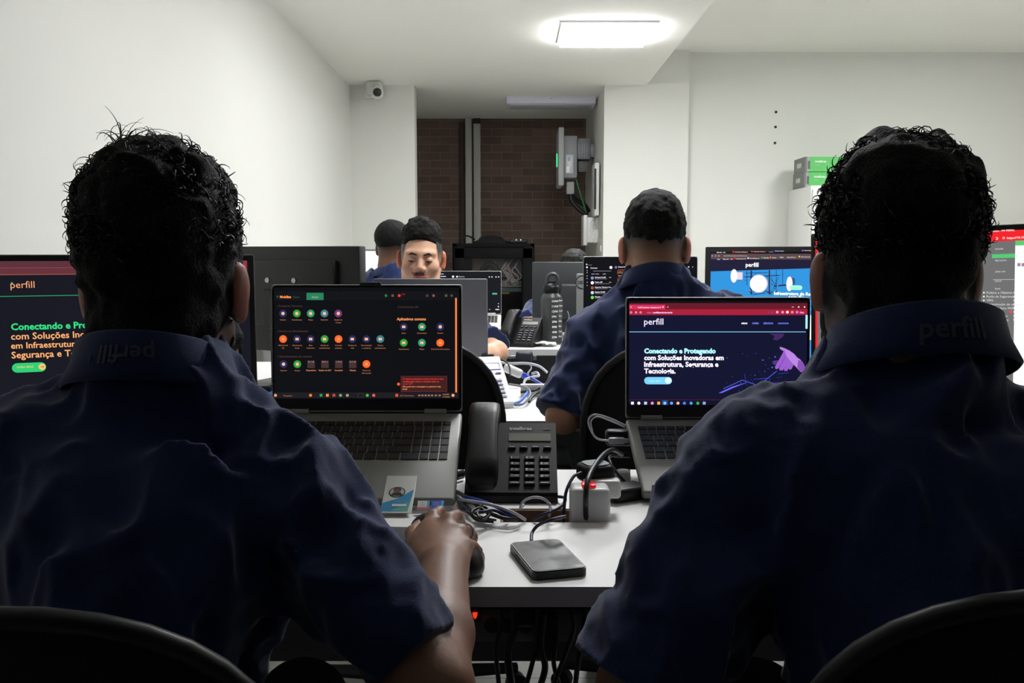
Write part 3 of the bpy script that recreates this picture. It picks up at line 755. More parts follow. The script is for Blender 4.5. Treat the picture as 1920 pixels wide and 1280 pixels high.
def ui_left(u):
    G = ['20284e', '2c8a34', '2c8660', '34707a', '5c3466', 'e8602c']
    u.rect(512, 546, 862, 563, '101114')
    u.rect(574.7, 548.8, 606.8, 562.2, '247452'); u.text(585, 558.5, 'Início', w=12, col='a0b090', bold=.0)
    u.text(525, 558.5, 'Mobiliza', w=21, col='f0824a', bold=.04); u.text(549, 558.5, 'Cloud', w=12, col='24503a', bold=.01); u.circ(520.5, 556, 2, '1c4a40')
    for x, c in ((723.8, '2a6a3a'), (736.2, '6a4038'), (748.6, 'd83430'), (801, '4a342e'), (813, '705044'), (836.5, '504644'), (847, '4a3c38')): u.circ(x, 554, 2.6, c)
    u.rect(753, 550, 760, 553, '5a1c20')
    for y, t, w in ((575, '| Frequente | Favoritos', 46), (622.3, '| Acesso ao Atendimento', 57), (669.8, '| Gerenciamento do sistema', 64)): u.text(521, y, t, w=w, col='5c4038', bold=-.01)
    u.text(746, 577, 'Comunicados (0)', w=38, col='50403c', bold=-.01)
    def icon(x, y, c, sh, labs):
        if sh == 'o':
            u.circ(x, y, 7.2, G[c])
            if c == 5: u.circ(x, y, 2.6, 'f09050')
            else: u.rect(x-3.2, y-2.2, x+3, y+2.4, 'eba888') if (int(x) % 2) else u.circ(x, y, 3.1, 'eba888')
        for i, t in enumerate(labs): u.text(x, y+13+i*5.1, t, h=2.6, col='b0704c', bold=.0, align='C')
    for x, c, l in zip((530.9, 556.9, 582.9, 608.7, 634.7), (0, 1, 2, 3, 4), (['Usuário'], ['Atendimento'], ['Mapas'], ['Relatório'], ['Gestão de', 'Contas'])): icon(x, 587.5, c, 'o', l)
    L2 = [['Abertura de', 'OS'], ['Abertura de', 'Social'], ['Bate', 'Relatórios'], ['Gestão de', 'atendimentos'], ['Consulta', 'assinante'], ['Posição de', 'rede'], ['Sincronização', 'e cadastros'], ['Outros', 'atendimentos']]
    for x, c, l in zip((531.4, 557.7, 583.2, 609.2, 635.3, 661.3, 687.6, 713.6), (5, 0, 0, 1, 5, 0, 0, 3), L2): icon(x, 635.3, c, 'o', l)
    icon(532.7, 682.3, 0, 'o', ['Usuários']); icon(558.5, 682.3, 1, 'o', ['Acesso'])
    for x, t in ((584.3, 'Dispositivos'), (610.3, 'Gestão de OLT'), (636.3, 'Inventário'), (662.3, 'Olímpia')):
        u.rect(x-7, 675.5, x+7, 689.5, '3c2c2e'); u.text(x, 695, t, h=2.7, col='c47c50', bold=.02, align='C')
        for i in range(3): u.rect(x-5.6+i*4.2, 676.5, x-2.8+i*4.2, 679.3, ['4a5a48', 'b0503a', '706058'][(i+int(x)) % 3])
    icon(688, 682, 5, 'o', ['Centro de', 'informações'])
    u.text(744.7, 600.2, 'Aplicativos comuns', w=54.5, col='e08a54', bold=.03)
    for y, cs in ((612.4, (0, 2, 0)), (642.2, (1, 2, 5))):
        for x, c, l in zip((757.8, 791.7, 826), cs, (['Listas'], ['Contratados'], ['Usuário']) if y < 620 else (['Atendimento'], ['Mapas'], ['Central de informações'])):
            icon(x, y, c, 'o', l)
    u.rect(752.5, 704.3, 838.7, 733.8, '7a2c28'); u.rect(753, 704.8, 838.2, 733.3, '3a1c1c')
    for y, t, w, c in ((711, 'O sistema requisitou acesso remoto a uma', 76, 'e03a2c'), (715.8, 'configuração sobre a conexão ativa no', 68, 'e03a2c'), (720.4, 'setor ISP', 18, 'b03028'), (725.2, 'Não pude usar a mensagem no painel de rede', 71, 'f0905c'), (730, 'local', 8, 'f0905c')): u.text(756, y, t, w=w, col=c, bold=.01)
    u.circ(748.2, 719.3, 2.7, 'e0582c')
    u.rect(853.9, 558.5, 857.3, 735.5, 'e07c44')
    u.rect(512, 734.8, 860, 745, '19191d')
    for x, c in ((518.5, 'f0905c'), (584, 'e87828'), (603.5, '2a8a4c'), (615.5, 'e88838'), (627.7, 'b04038'), (640, '6a9a6a'), (652.8, '9a8a7a'), (690, '4aa838'), (702, 'e85848'), (745, 'e84830'), (850, 'f0a070')): u.rect(x-2.5, 737.6, x+2.5, 742.6, c) if int(x) % 2 else u.circ(x, 740.2, 2.7, c)
    u.rect(672, 736.5, 683, 743.8, '2c2a2e'); u.rect(673.5, 737.6, 681.5, 742.7, '141418')
    u.text(534, 742.2, 'Pesquisar', w=16, col='a06048', bold=0); u.text(751, 742, '28°C Ensolarado', w=26, col='a06048', bold=0)
    for x in (785, 791, 797, 803, 809, 816, 823): u.rect(x, 738.8, x+4, 741.8, '8a6458')
    u.text(831, 739.6, '16:30:08', w=11, col='c08a68', bold=0); u.text(831, 744, '17/10/2024', w=13, col='c08a68', bold=0)

def ui_right(u):
    u.rect(1177, 568, 1516, 754, '5a1830')
    u.rect(1179.5, 590, 1515, 749, '10122a')
    u.rect(1177, 568, 1516, 579.5, '5c1826'); u.rect(1179, 571, 1247.5, 580, 'c02a54'); u.rect(1177, 579.5, 1516, 590.5, '981c34')
    u.text(1196, 577.3, 'Perfill Tecnologia - Soluções em T.I', w=43, col='ffc8f0', bold=.04); u.circ(1243, 575.4, 1.6, 'ffb0c0'); u.circ(1252, 575.5, 1.6, 'b87080'); u.circ(1183, 575.5, 1.6, 'e08098')
    for x in (1183, 1192.5, 1201): u.circ(x, 585.5, 2.1, 'f0a0c0'); u.circ(x, 585.5, 1.2, '981c34')
    u.text(1213, 587, 'https://', w=11, col='d080a0', bold=0); u.text(1225, 587, 'perfilltecnologia.com.br', w=36, col='f0c8ff', bold=.04)
    for x, c in ((1441, '8a3060'), (1448, '8a3060'), (1457, 'f0a0c0'), (1467, 'e090b0'), (1476, 'ffffff'), (1485, 'f08090'), (1494, 'c070e0')): u.circ(x, 585, 2.4, c)
    u.text(1499, 587, 'Chat', w=8, col='f0b0f0', bold=.03)
    u.rect(1484, 575, 1488, 576, 'f0c0d0'); u.circ(1497, 575.4, 1.5, 'f0c0d0'); u.circ(1508, 575.4, 1.5, 'f0c0d0')
    u.text(1207.5, 608.3, 'perfill', w=36, col='e8e0ff', bold=.005)
    u.rect(1179.5, 621.2, 1510, 622.6, '6fa8c8')
    for x, t, w, c in ((1390, 'INÍCIO', 11, 'ffffff'), (1410, 'SOBRE', 12, '6a78e8'), (1431, 'SERVIÇOS', 18, '6a78e8'), (1458, 'CONTATOS', 20, '6a78e8')): u.text(x, 607.3, t, w=w, col=c, bold=.04)
    u.text(1207.5, 661.8, 'Conectando e Protegendo', w=134, col='a8f0f8', bold=.05)
    u.text(1207.5, 674.5, 'com Soluções Inovadoras em', w=149, col='f0ecff', bold=.035)
    u.text(1207.5, 687, 'Infraestrutura, Segurança e', w=139, col='f0ecff', bold=.035)
    u.text(1207.5, 699.5, 'Tecnologia.', w=59, col='f0ecff', bold=.035)
    u.pill(1207.5, 706.5, 1259.5, 720, '70c0f0'); u.circ(1252.5, 713, 6, 'c8e4ff'); u.text(1216, 715.3, 'SAIBA MAIS', w=23, col='b0dcf8', bold=.01)
    u.rect(1509.7, 590.5, 1513.3, 616, '9fe4f4')
    # hand touching a network of light
    hc = '8a54b8'
    u.poly([(1461, 650), (1466, 651), (1474, 654), (1482, 660), (1486, 668), (1478, 665), (1470, 659), (1462, 654)], 'a070c8')
    u.poly([(1449, 676), (1457, 675), (1463, 678), (1470, 680), (1468, 685), (1458, 685), (1450, 683), (1447, 680)], '4a3070')
    for q in ([(1470, 656), (1477, 658), (1459, 690), (1454, 692), (1452, 688)], [(1477, 658), (1484, 662), (1467, 694), (1461, 694), (1460, 690)], [(1484, 661), (1490, 667), (1475, 695), (1470, 695), (1469, 690)], [(1488, 665), (1493, 672), (1483, 692), (1478, 692), (1478, 687)]):
        u.poly(q, hc)
    u.poly([(1470, 656), (1478, 656), (1488, 663), (1494, 670), (1500, 674), (1508, 686), (1508, 696), (1500, 697), (1494, 690), (1484, 680), (1474, 668)], 'a878cc')
    u.poly([(1496, 674), (1504, 678), (1509, 688), (1507, 697), (1499, 696), (1494, 688)], '7a48a0')
    u.poly([(1442, 625), (1470, 625), (1466, 632), (1456, 638), (1448, 636), (1452, 630)], '3c2458')
    random.seed(8)
    for k in range(34):
        x = random.uniform(1360, 1500); y = random.uniform(660, 735); u.circ(x, y, random.choice([.7, .9, 1.5]), random.choice(['4a58d8', '2a2c90', '7080ff', '3038a8']), n=8)
    for k in range(14):
        x, y = random.uniform(1370, 1480), random.uniform(690, 725); u.line([(x, y), (x+random.uniform(-30, 30), y+random.uniform(-8, 22))], .00025, random.choice(['2830a8', '3a48d0', '202070']))
    u.line([(1355, 728), (1390, 712), (1420, 722), (1455, 695)], .0005, '4a60e0')
    u.poly([(1346, 736), (1372, 724), (1400, 716), (1372, 727), (1352, 736)], '6a60e8')
    u.rect(1177, 749.3, 1516, 760, '0c1024')
    for k, (x, c) in enumerate(zip((1185, 1197, 1209.5, 1222, 1234, 1245.5, 1258, 1270, 1282, 1294.5, 1307, 1319), ('d8e0ff', 'f0f0ff', 'b8c0f0', 'e080a8', 'f0a050', '70b8f0', '5898f0', 'f0a890', '3a78f0', '3a90f0', '38a040', '9098d0'))):
        if k == 5: u.rect(x-5.5, 749.8, x+5.5, 760, '28407a')
        u.rect(x-2.6, 752.3, x+2.6, 757.5, c) if k in (0, 2, 4, 11) else u.circ(x, 755, 2.8, c)

A_ = P(688, 773, 1.662)
lapL, baseL, lidL = laptop('silver laptop near left showing a dark page of round icons', A_.x, A_.y, A_.z-DESK, tilt_for(A_.z-DESK, .25), 0, W=.3535, L=.25, LH=.236, lid=4, sl_='near left silver laptop', ui_fn=ui_left, chin=.024, bez=.0055)
B_ = P(1346, 785, 1.715)
lapR, baseR, lidR = laptop('silver laptop near right showing a navy page with a purple hand and red tab bar', B_.x, B_.y, B_.z-DESK, tilt_for(B_.z-DESK, .25), 0, W=.3535, L=.25, LH=.232, lid=4, sl_='near right silver laptop', ui_fn=ui_right, chin=.026, bez=.0065)
MB().box((.008, -.0055, .2365), (.04, .012, .007), .002).build('webcam_cover', BLACKM, lidL)
# stickers and the identity card on the left laptop's palm rest
def onbase(base, px, py):
    M = wmat(base); inv = M.inverted(); o = inv @ Vector((0, 0, CAM_H)); d = inv.to_3x3() @ ray(px, py); t = -o.z/d.z
    return Vector((o.x+d.x*t, o.y+d.y*t, 0))
p0 = onbase(baseL, 726, 893); p1 = onbase(baseL, 782, 893); p2 = onbase(baseL, 772, 963)
cw = p1.x-p0.x; ch = min(p0.y-p2.y, .095); x0, y1 = p0.x, p0.y
mb = MB(); mb.box((x0+cw/2, y1-ch/2, .0008), (cw, ch, .0012), .0004, 1, col='c9cac6')
z = .0016
mb.add([(x0, y1-ch*.96, z), (x0+cw*.86, y1-ch*.96, z), (x0+cw*.97, y1-ch*.38, z), (x0+cw*.5, y1-ch*.62, z), (x0, y1-ch*.75, z)], [(0, 1, 2, 3, 4)], '1f80ae')
z += .0001
mb.add([(x0+cw*.3, y1-ch*.96, z), (x0+cw*.86, y1-ch*.96, z), (x0+cw*.92, y1-ch*.68, z)], [(0, 1, 2)], '4a9a92')
z += .0001
def disc(mb, cx, cy, z, r, col, n=24, sy=1): mb.add([(cx+r*math.cos(2*math.pi*i/n), cy+r*sy*math.sin(2*math.pi*i/n), z) for i in range(n)], [tuple(range(n))], col)
disc(mb, x0+cw*.43, y1-ch*.46, z, cw*.27, '1c1c24'); z += .0001
disc(mb, x0+cw*.43, y1-ch*.46, z, cw*.23, 'a8aca0'); z += .0001
mb.add([(x0+cw*.22, y1-ch*.56, z), (x0+cw*.64, y1-ch*.56, z), (x0+cw*.55, y1-ch*.47, z), (x0+cw*.31, y1-ch*.47, z)], [(0, 1, 2, 3)], '20222c'); z += .0001
disc(mb, x0+cw*.43, y1-ch*.40, z, cw*.125, '221a18', sy=1.2); z += .0001
disc(mb, x0+cw*.43, y1-ch*.425, z, cw*.09, '6a4636', sy=1.25); z += .0001
mb.text('Colaborador', x0+cw*.38, y1-ch*.72, z, width=cw*.45, col='58b0d0'); mb.quad((x0+cw*.34, y1-ch*.84, z), (x0+cw*.8, y1-ch*.84, z), (x0+cw*.8, y1-ch*.78, z), (x0+cw*.34, y1-ch*.78, z), 'c8d4d4')
idc = mb.build('identity_card', GLOSSP, None); idc.matrix_world = wmat(baseL)
idc.location = wmat(baseL).translation + wmat(baseL).to_3x3() @ Vector((0, 0, .0004)); idc.rotation_euler = wmat(baseL).to_euler()
tag(idc, 'white and blue identity card with a round portrait, lying on the left laptop', 'identity card')
mb = MB(); q0 = onbase(baseL, 784, 939); q1 = onbase(baseL, 804, 955); q2 = onbase(baseL, 810, 939); q3 = onbase(baseL, 831, 955)
mb.quad((q0.x, q1.y, .0006), (q1.x, q1.y, .0006), (q1.x, q0.y, .0006), (q0.x, q0.y, .0006), 'c4c4c0'); mb.quad((q0.x, q1.y, .0008), (q1.x, q1.y, .0008), (q1.x, q1.y+.005, .0008), (q0.x, q1.y+.005, .0008), 'b04858')
mb.quad((q1.x-.004, q1.y+.005, .0008), (q1.x, q1.y+.005, .0008), (q1.x, q0.y, .0008), (q1.x-.004, q0.y, .0008), '3a8ac0'); mb.text('AMD', q0.x+.003, q1.y+.011, .0009, width=.008, col='606068') if False else None
for i in range(3): mb.quad((q0.x+.003, q0.y-.005-i*.004, .0009), (q0.x+.012, q0.y-.005-i*.004, .0009), (q0.x+.012, q0.y-.0042-i*.004, .0009), (q0.x+.003, q0.y-.0042-i*.004, .0009), '70706c')
mb.build('sticker', GLOSSP, baseL)
mb = MB(); mb.quad((q2.x, q3.y, .0006), (q3.x, q3.y, .0006), (q3.x, q2.y, .0006), (q2.x, q2.y, .0006), '2450b0'); mb.quad((q3.x-.004, q3.y+.004, .0008), (q3.x, q3.y+.004, .0008), (q3.x, q2.y, .0008), (q3.x-.004, q2.y, .0008), '3f9ae0')
for i in range(2): mb.quad((q2.x+.003, q2.y-.006-i*.004, .0009), (q2.x+.012, q2.y-.006-i*.004, .0009), (q2.x+.012, q2.y-.0052-i*.004, .0009), (q2.x+.003, q2.y-.0052-i*.004, .0009), 'a8c0f0')
mb.build('sticker', GLOSSP, baseL)

# grey laptop lid of the man facing us (seen from behind)
GL = mat('grey_laptop_lid', '68686e', .42, metal=.2, noise=.02, nscale=20)
c = P(809, 700, 2.86)
laptop('dark silver laptop seen from behind, its lid hiding the chin of the facing man', c.x, 2.86, .03, math.radians(2), math.radians(180-2), W=.358, L=.24, LH=.300*.99, lid=6, metal=GL, stand=False, ui_fn=lambda u: u.rect(0, 0, 1, 1, '000000'), kb=True) if False else None
hz_ = c.z - DESK
lapD, baseD, lidD = laptop('dark silver laptop seen from behind, its lid hiding the chin of the facing man', c.x, 2.9, hz_, tilt_for(hz_, .24), math.radians(178), W=.36, L=.24, LH=.302, lid=6, sl_='laptop whose lid faces away from us', metal=GL, stand=True, ui_fn=lambda u: None)
mb = MB(); mb.box((0, 0, 0), (.2, .002, .006), .001); o = mb.build('rubber_strip', BLACKM, lidD); o.location = (0, .0085, .015)

# laptop of the man in the middle row at the right
def ui_mid(u):
    u.circ(1100, 495.5, 1.3, 'd0c8e0'); u.text(1102.5, 497, 'WhatsApp', w=7, col='b0a8c0', bold=0)
    u.text(1107, 503.3, 'Conversas', w=13, col='e8e4f0', bold=.02); u.circ(1145.5, 501.3, 2.7, 'f0eef8'); u.circ(1154.8, 501, 2.4, '6a6a98'); u.text(1159, 501.3, 'Sistema Perfill', w=17, col='e8e4f0', bold=.02)
    u.rect(1112, 507.3, 1146, 508.6, '6a6474')
    for x in (1109, 1117, 1130): u.rect(x, 513, x+6, 514, 'a8a4b0')
    u.circ(1100.5, 501, 1.6, 'ffffff')
    for y in (507, 511, 517, 522, 529, 535): u.circ(1100.8, y, 1.1, '8a8698')
    for k, (y, t, c) in enumerate(((521, 'Sistema Perfill', '7a7ab0'), (530, 'Pedro ISP', 'e8e8f0'), (539.5, 'Suporte Técnico 2', '8a4a40'), (548.5, 'Equipe Perfill', 'c8b8d8'), (557.5, 'Plantão', '5ad040'))):
        u.circ(1110.5, y, 3, c); u.text(1115.5, y, t, h=2.6, col='dcd8e4', bold=.02); u.rect(1115.5, y+1.2, 1138+(k*5 % 9), y+2.2, '6c6878'); u.rect(1142, y-1.5, 1146, y-.6, 'c0b8c8')
    u.rect(1158, 505.5, 1173, 506.6, 'b04838'); u.rect(1158, 508, 1158.7, 514, 'e07848'); u.rect(1160, 509.4, 1176, 510.4, 'e08850'); u.rect(1160, 512, 1178, 512.8, '8a5a48')
    u.text(1159, 517.5, 'Alerta', w=5, col='e8e4f0', bold=.02); u.rect(1158, 520.5, 1173, 521.5, 'b04838'); u.rect(1158, 523, 1158.7, 529, 'e07848'); u.rect(1160, 524.2, 1176, 525.2, 'e08850'); u.rect(1160, 526.5, 1178, 527.3, '8a5a48')
    u.rect(1158, 530, 1230, 572, 'e4e0f4')
    random.seed(5)
    for k in range(60): x = random.uniform(1160, 1200); y = random.uniform(531, 560); u.rect(x, y, x+random.uniform(2, 5), y+.8, 'b8b0d8')
    u.circ(1290.5, 500.5, 1.4, 'c8c4d8'); u.rect(1281, 500, 1284, 501, 'd8d4e0'); u.circ(1298, 500.5, .9, 'c8c4d8')
c = P(1200.5, 603, 2.83)
laptop('laptop in front of the middle man showing a dark chat window', c.x, 2.83, c.z-DESK, math.radians(20), 0, W=.3575, L=.24, LH=.203, lid=3, sl_='laptop with the dark chat window', ui_fn=ui_mid, bez=.004, chin=.012)
# grey lid with a round mark beside it
c = P(1080, 620, 3.98)
lapG, baseG, lidG = laptop('light grey laptop with a round maker mark seen from behind, beside the chat laptop', c.x+.178, 3.98, .02, math.radians(1), math.radians(180), W=.357, L=.24, LH=P(1080, 513, 3.98).z-DESK-.02, lid=2, metal=mat('light_grey_lid', '8a8d8c', .4, metal=.2, noise=.02), stand=False, ui_fn=lambda u: None)
mb = MB(); q = P(1091, 528.5, 3.98)
cx_ = -(q.x-(c.x+.178)); zz = q.z-DESK-.02
mb.tube([(cx_+.028*math.cos(t), .009, zz+.028*math.sin(t)) for t in np.linspace(0, 2*math.pi, 29)], .0022, 6, smooth=False)
T = Matrix.Translation((cx_, .0095, zz-.008)) @ Matrix(((-1, 0, 0, 0), (0, 0, 1, 0), (0, 1, 0, 0), (0, 0, 0, 1)))
mb.text('DELL', 0, 0, 0, width=.042, align='C', M=T, bold=.02)
mb.build('maker_mark', mat('dark_mark', '2c2e30', .5, noise=.02), lidG)
# thin far laptop with a dark screen
def ui_far(u):
    u.circ(849.5, 518.5, 2, 'ffffff'); u.circ(857, 518.5, 1.8, 'd0d0e0'); u.text(860, 519.5, 'Suporte', w=11, col='d0d0dc', bold=0); u.rect(826, 513, 832, 514, 'd0d0e0'); u.rect(826, 517.5, 836, 518.6, 'e0e0f0')
    for x in (917.5, 922.5, 930, 935): u.circ(x, 519, 1.1, 'e8e8f8')
    u.rect(923, 549, 932, 552, '40a8a0'); u.circ(934.5, 569, .9, 'c0c0d0'); u.circ(934.5, 574.5, 1.2, 'e0e0f0'); u.rect(929, 579, 936, 581, 'c8c8d8'); u.circ(918, 580, 1, 'b0b0ff')
c = P(940, 589, 4.66)
laptop('thin laptop on the left back desk with a dark screen and white edge', c.x-.179, 4.66, c.z-DESK, math.radians(13), 0, W=.358, L=.235, LH=.221, lid=3, sl_='thin far laptop', ui_fn=ui_far, bez=.004, chin=.008, metal=mat('white_silver', 'c4c4be', .4, metal=.1, noise=.02))
# ------------------------------------------------------------------ signed-distance modelling toolkit for bodies, clothes and hair
_lat = {}
def vnoise(X, Y, Z, seed=0):
    if seed not in _lat: _lat[seed] = np.random.RandomState(seed).rand(32, 32, 32).astype(np.float32)
    L = _lat[seed]
    xi = np.floor(X); yi = np.floor(Y); zi = np.floor(Z)
    fx, fy, fz = X-xi, Y-yi, Z-zi
    fx = fx*fx*(3-2*fx); fy = fy*fy*(3-2*fy); fz = fz*fz*(3-2*fz)
    xi = xi.astype(np.int32) & 31; yi = yi.astype(np.int32) & 31; zi = zi.astype(np.int32) & 31
    x1 = (xi+1) & 31; y1 = (yi+1) & 31; z1 = (zi+1) & 31
    def l(a, b, c): return L[a, b, c]
    c00 = l(xi, yi, zi)*(1-fx) + l(x1, yi, zi)*fx; c10 = l(xi, y1, zi)*(1-fx) + l(x1, y1, zi)*fx
    c01 = l(xi, yi, z1)*(1-fx) + l(x1, yi, z1)*fx; c11 = l(xi, y1, z1)*(1-fx) + l(x1, y1, z1)*fx
    return (c00*(1-fy) + c10*fy)*(1-fz) + (c01*(1-fy) + c11*fy)*fz - 0.5

class SDF:
    def __init__(s, lo, hi, h):
        s.lo = np.array(lo, float); s.h = h
        s.n = np.ceil((np.array(hi) - s.lo)/h).astype(int) + 1
        s.F = np.full(tuple(s.n), 1.0, np.float32)
        s.ax = [(s.lo[i] + h*np.arange(s.n[i])).astype(np.float32) for i in range(3)]
    def sl(s, lo, hi):
        a = [max(0, int((lo[i]-s.lo[i])/s.h)) for i in range(3)]; b = [min(int(s.n[i]), int((hi[i]-s.lo[i])/s.h)+2) for i in range(3)]
        if any(b[i] <= a[i] for i in range(3)): return None
        return tuple(slice(a[i], b[i]) for i in range(3))
    def grid(s, sl): return s.ax[0][sl[0]][:, None, None], s.ax[1][sl[1]][None, :, None], s.ax[2][sl[2]][None, None, :]
    def comb(s, sl, d, k, op='u'):
        A = s.F[sl]
        if op == 'u':
            h = np.clip(.5 + .5*(A-d)/k, 0, 1); s.F[sl] = A + (d-A)*h - k*h*(1-h)
        elif op == 's':
            A2, d2 = -A, d; h = np.clip(.5 + .5*(A2-d2)/k, 0, 1); s.F[sl] = -(A2 + (d2-A2)*h - k*h*(1-h))
        elif op == 'i':
            A2, d2 = -A, -d; h = np.clip(.5 + .5*(A2-d2)/k, 0, 1); s.F[sl] = -(A2 + (d2-A2)*h - k*h*(1-h))
    def cone(s, a, b, ra, rb, k=.012, op='u'):
        a = np.array(a, float); b = np.array(b, float); R = max(ra, rb) + k + 2.5*s.h
        sl = s.sl(np.minimum(a, b)-R, np.maximum(a, b)+R)
        if sl is None: return
        X, Y, Z = s.grid(sl); ab = b-a; L = float(ab@ab) + 1e-12
        t = np.clip(((X-a[0])*ab[0] + (Y-a[1])*ab[1] + (Z-a[2])*ab[2])/L, 0, 1)
        d = np.sqrt((X-a[0]-t*ab[0])**2 + (Y-a[1]-t*ab[1])**2 + (Z-a[2]-t*ab[2])**2) - (ra + (rb-ra)*t)
        s.comb(sl, d.astype(np.float32), k, op)
    def chain(s, pts, rs, k=.012):
        for i in range(len(pts)-1): s.cone(pts[i], pts[i+1], rs[i], rs[i+1], k)
    def ell(s, c, r, R=None, k=.012, op='u'):
        c = np.array(c, float); M = np.eye(3) if R is None else np.array(R)
        ext = np.sqrt(((M*np.array(r)[None, :])**2).sum(1)) + k + 2.5*s.h
        sl = s.sl(c-ext, c+ext)
        if sl is None: return
        X, Y, Z = s.grid(sl); x, y, z = X-c[0], Y-c[1], Z-c[2]
        u = (M[0, 0]*x + M[1, 0]*y + M[2, 0]*z)/r[0]; v = (M[0, 1]*x + M[1, 1]*y + M[2, 1]*z)/r[1]; w = (M[0, 2]*x + M[1, 2]*y + M[2, 2]*z)/r[2]
        k0 = np.sqrt(u*u+v*v+w*w); k1 = np.sqrt((u/r[0])**2+(v/r[1])**2+(w/r[2])**2) + 1e-9
        s.comb(sl, (k0*(k0-1)/k1).astype(np.float32), k, op)
    def half(s, p, n, k=.004, op='i', box=None):
        """keep the side opposite to n (op i) or cut inside a box"""
        n = np.array(n, float); n /= np.linalg.norm(n); p = np.array(p)
        sl = s.sl(*box) if box is not None else (slice(None),)*3
        if sl is None: return
        X, Y, Z = s.grid(sl); s.comb(sl, ((X-p[0])*n[0] + (Y-p[1])*n[1] + (Z-p[2])*n[2]).astype(np.float32), k, op)
    def noise(s, amp, scale, seed=1, stretch=(1, 1, 1), ridge=False, mask=None):
        band = np.abs(s.F) < (amp*2 + 2*s.h)
        i, j, k = np.nonzero(band)
        x = s.ax[0][i]; y = s.ax[1][j]; z = s.ax[2][k]
        n = vnoise(x*scale*stretch[0], y*scale*stretch[1], z*scale*stretch[2], seed)
        if ridge: n = np.abs(n)*2 - .35
        if mask is not None: n = n*mask(x, y, z)
        s.F[i, j, k] += amp*n*2
    def mesh(s):
        F = s.F; S = F < 0; nx, ny, nz = F.shape
        c = np.zeros((nx-1, ny-1, nz-1), np.uint8)
        for a in (0, 1):
            for b in (0, 1):
                for d in (0, 1): c += S[a:nx-1+a, b:ny-1+b, d:nz-1+d]
        m = (c > 0) & (c < 8); I, J, K = np.nonzero(m); N = len(I)
        idx = np.full(m.shape, -1, np.int32); idx[I, J, K] = np.arange(N)
        acc = np.zeros((N, 3), np.float64); cnt = np.zeros(N)
        cs = [(a, b, d) for a in (0, 1) for b in (0, 1) for d in (0, 1)]
        val = {q: F[I+q[0], J+q[1], K+q[2]] for q in cs}
        for q in cs:
            for ax in range(3):
                if q[ax]: continue
                p = list(q); p[ax] = 1; p = tuple(p)
                va, vb = val[q], val[p]; x = (va < 0) != (vb < 0)
                t = va[x]/(va[x]-vb[x]); pos = np.tile(np.array(q, float), (x.sum(), 1)); pos[:, ax] += t
                acc[x] += pos; cnt[x] += 1
        V = (np.stack([I, J, K], 1) + acc/np.maximum(cnt, 1)[:, None])*s.h + s.lo
        Q = []
        for ax in range(3):
            o = [i for i in range(3) if i != ax]
            sa = [slice(None)]*3; sb = [slice(None)]*3; sa[ax] = slice(0, -1); sb[ax] = slice(1, None)
            for i in o: sa[i] = slice(1, -1); sb[i] = slice(1, -1)
            A = S[tuple(sa)]; B = S[tuple(sb)]
            e = np.nonzero(A != B); st = A[e]
            g = [None]*3
            for i in range(3): g[i] = e[i] + (1 if i in o else 0)
            def cell(d0, d1):
                q = [g[0], g[1], g[2]]; q[o[0]] = g[o[0]] - d0; q[o[1]] = g[o[1]] - d1
                return idx[q[0], q[1], q[2]]
            a, b, c_, d = cell(1, 1), cell(0, 1), cell(0, 0), cell(1, 0)
            quad = np.stack([a, b, c_, d], 1)
            flip = st if ax != 1 else ~st
            quad[~flip] = quad[~flip][:, ::-1]
            Q.append(quad)
        Q = np.concatenate(Q); Q = Q[(Q >= 0).all(1)]
        return V, Q

def np_obj(name, V, Q, m, parent, colfn=None, off=None, label=None, relax=1):
    V = V.copy()
    if relax:      # light Laplacian relaxation
        for _ in range(relax):
            acc = np.zeros_like(V); cnt = np.zeros(len(V))
            for i in range(4):
                a, b = Q[:, i], Q[:, (i+1) % 4]
                for d in range(3): acc[:, d] += np.bincount(a, V[b, d], len(V)) + np.bincount(b, V[a, d], len(V))
                cnt += np.bincount(a, minlength=len(V)) + np.bincount(b, minlength=len(V))
            V = .45*V + .55*acc/np.maximum(cnt, 1)[:, None]
    o3 = np.array(wmat(parent).translation)
    me = bpy.data.meshes.new(name)
    me.vertices.add(len(V)); me.vertices.foreach_set('co', (V - o3).astype(np.float32).ravel())
    me.loops.add(Q.size); me.loops.foreach_set('vertex_index', Q.astype(np.int32).ravel())
    me.polygons.add(len(Q)); me.polygons.foreach_set('loop_start', np.arange(0, Q.size, 4, dtype=np.int32))
    me.update(calc_edges=True); me.validate()
    me.materials.append(m)
    if colfn is not None:
        C = colfn(V); at = me.color_attributes.new('Col', 'FLOAT_COLOR', 'POINT')
        buf = np.ones((len(V), 4), np.float32); buf[:, :3] = C; at.data.foreach_set('color', buf.ravel())
    me.shade_smooth()
    o = bpy.data.objects.new(name, me); scene.collection.objects.link(o); o.parent = parent
    if label: o['label'] = label
    return o

SKIN = mat('skin', vcol=True, rough=.5, noise=.05, nscale=30, bump=.08, bscale=250, spec=.4)
def hairmat(name, col, rough=.6): return mat(name, col, rough, noise=.5, nscale=160, bump=.9, bscale=320, spec=.25)
HAIR = hairmat('black_hair', '060505', .8)
CLOTH = mat('navy_shirt_fabric', '23305a', .85, noise=.12, nscale=60, bump=.35, bscale=900, sheen=.35, spec=.2)
TROUSER = mat('dark_trouser_fabric', '14151c', .9, noise=.1, nscale=60, bump=.3, bscale=700, spec=.15)

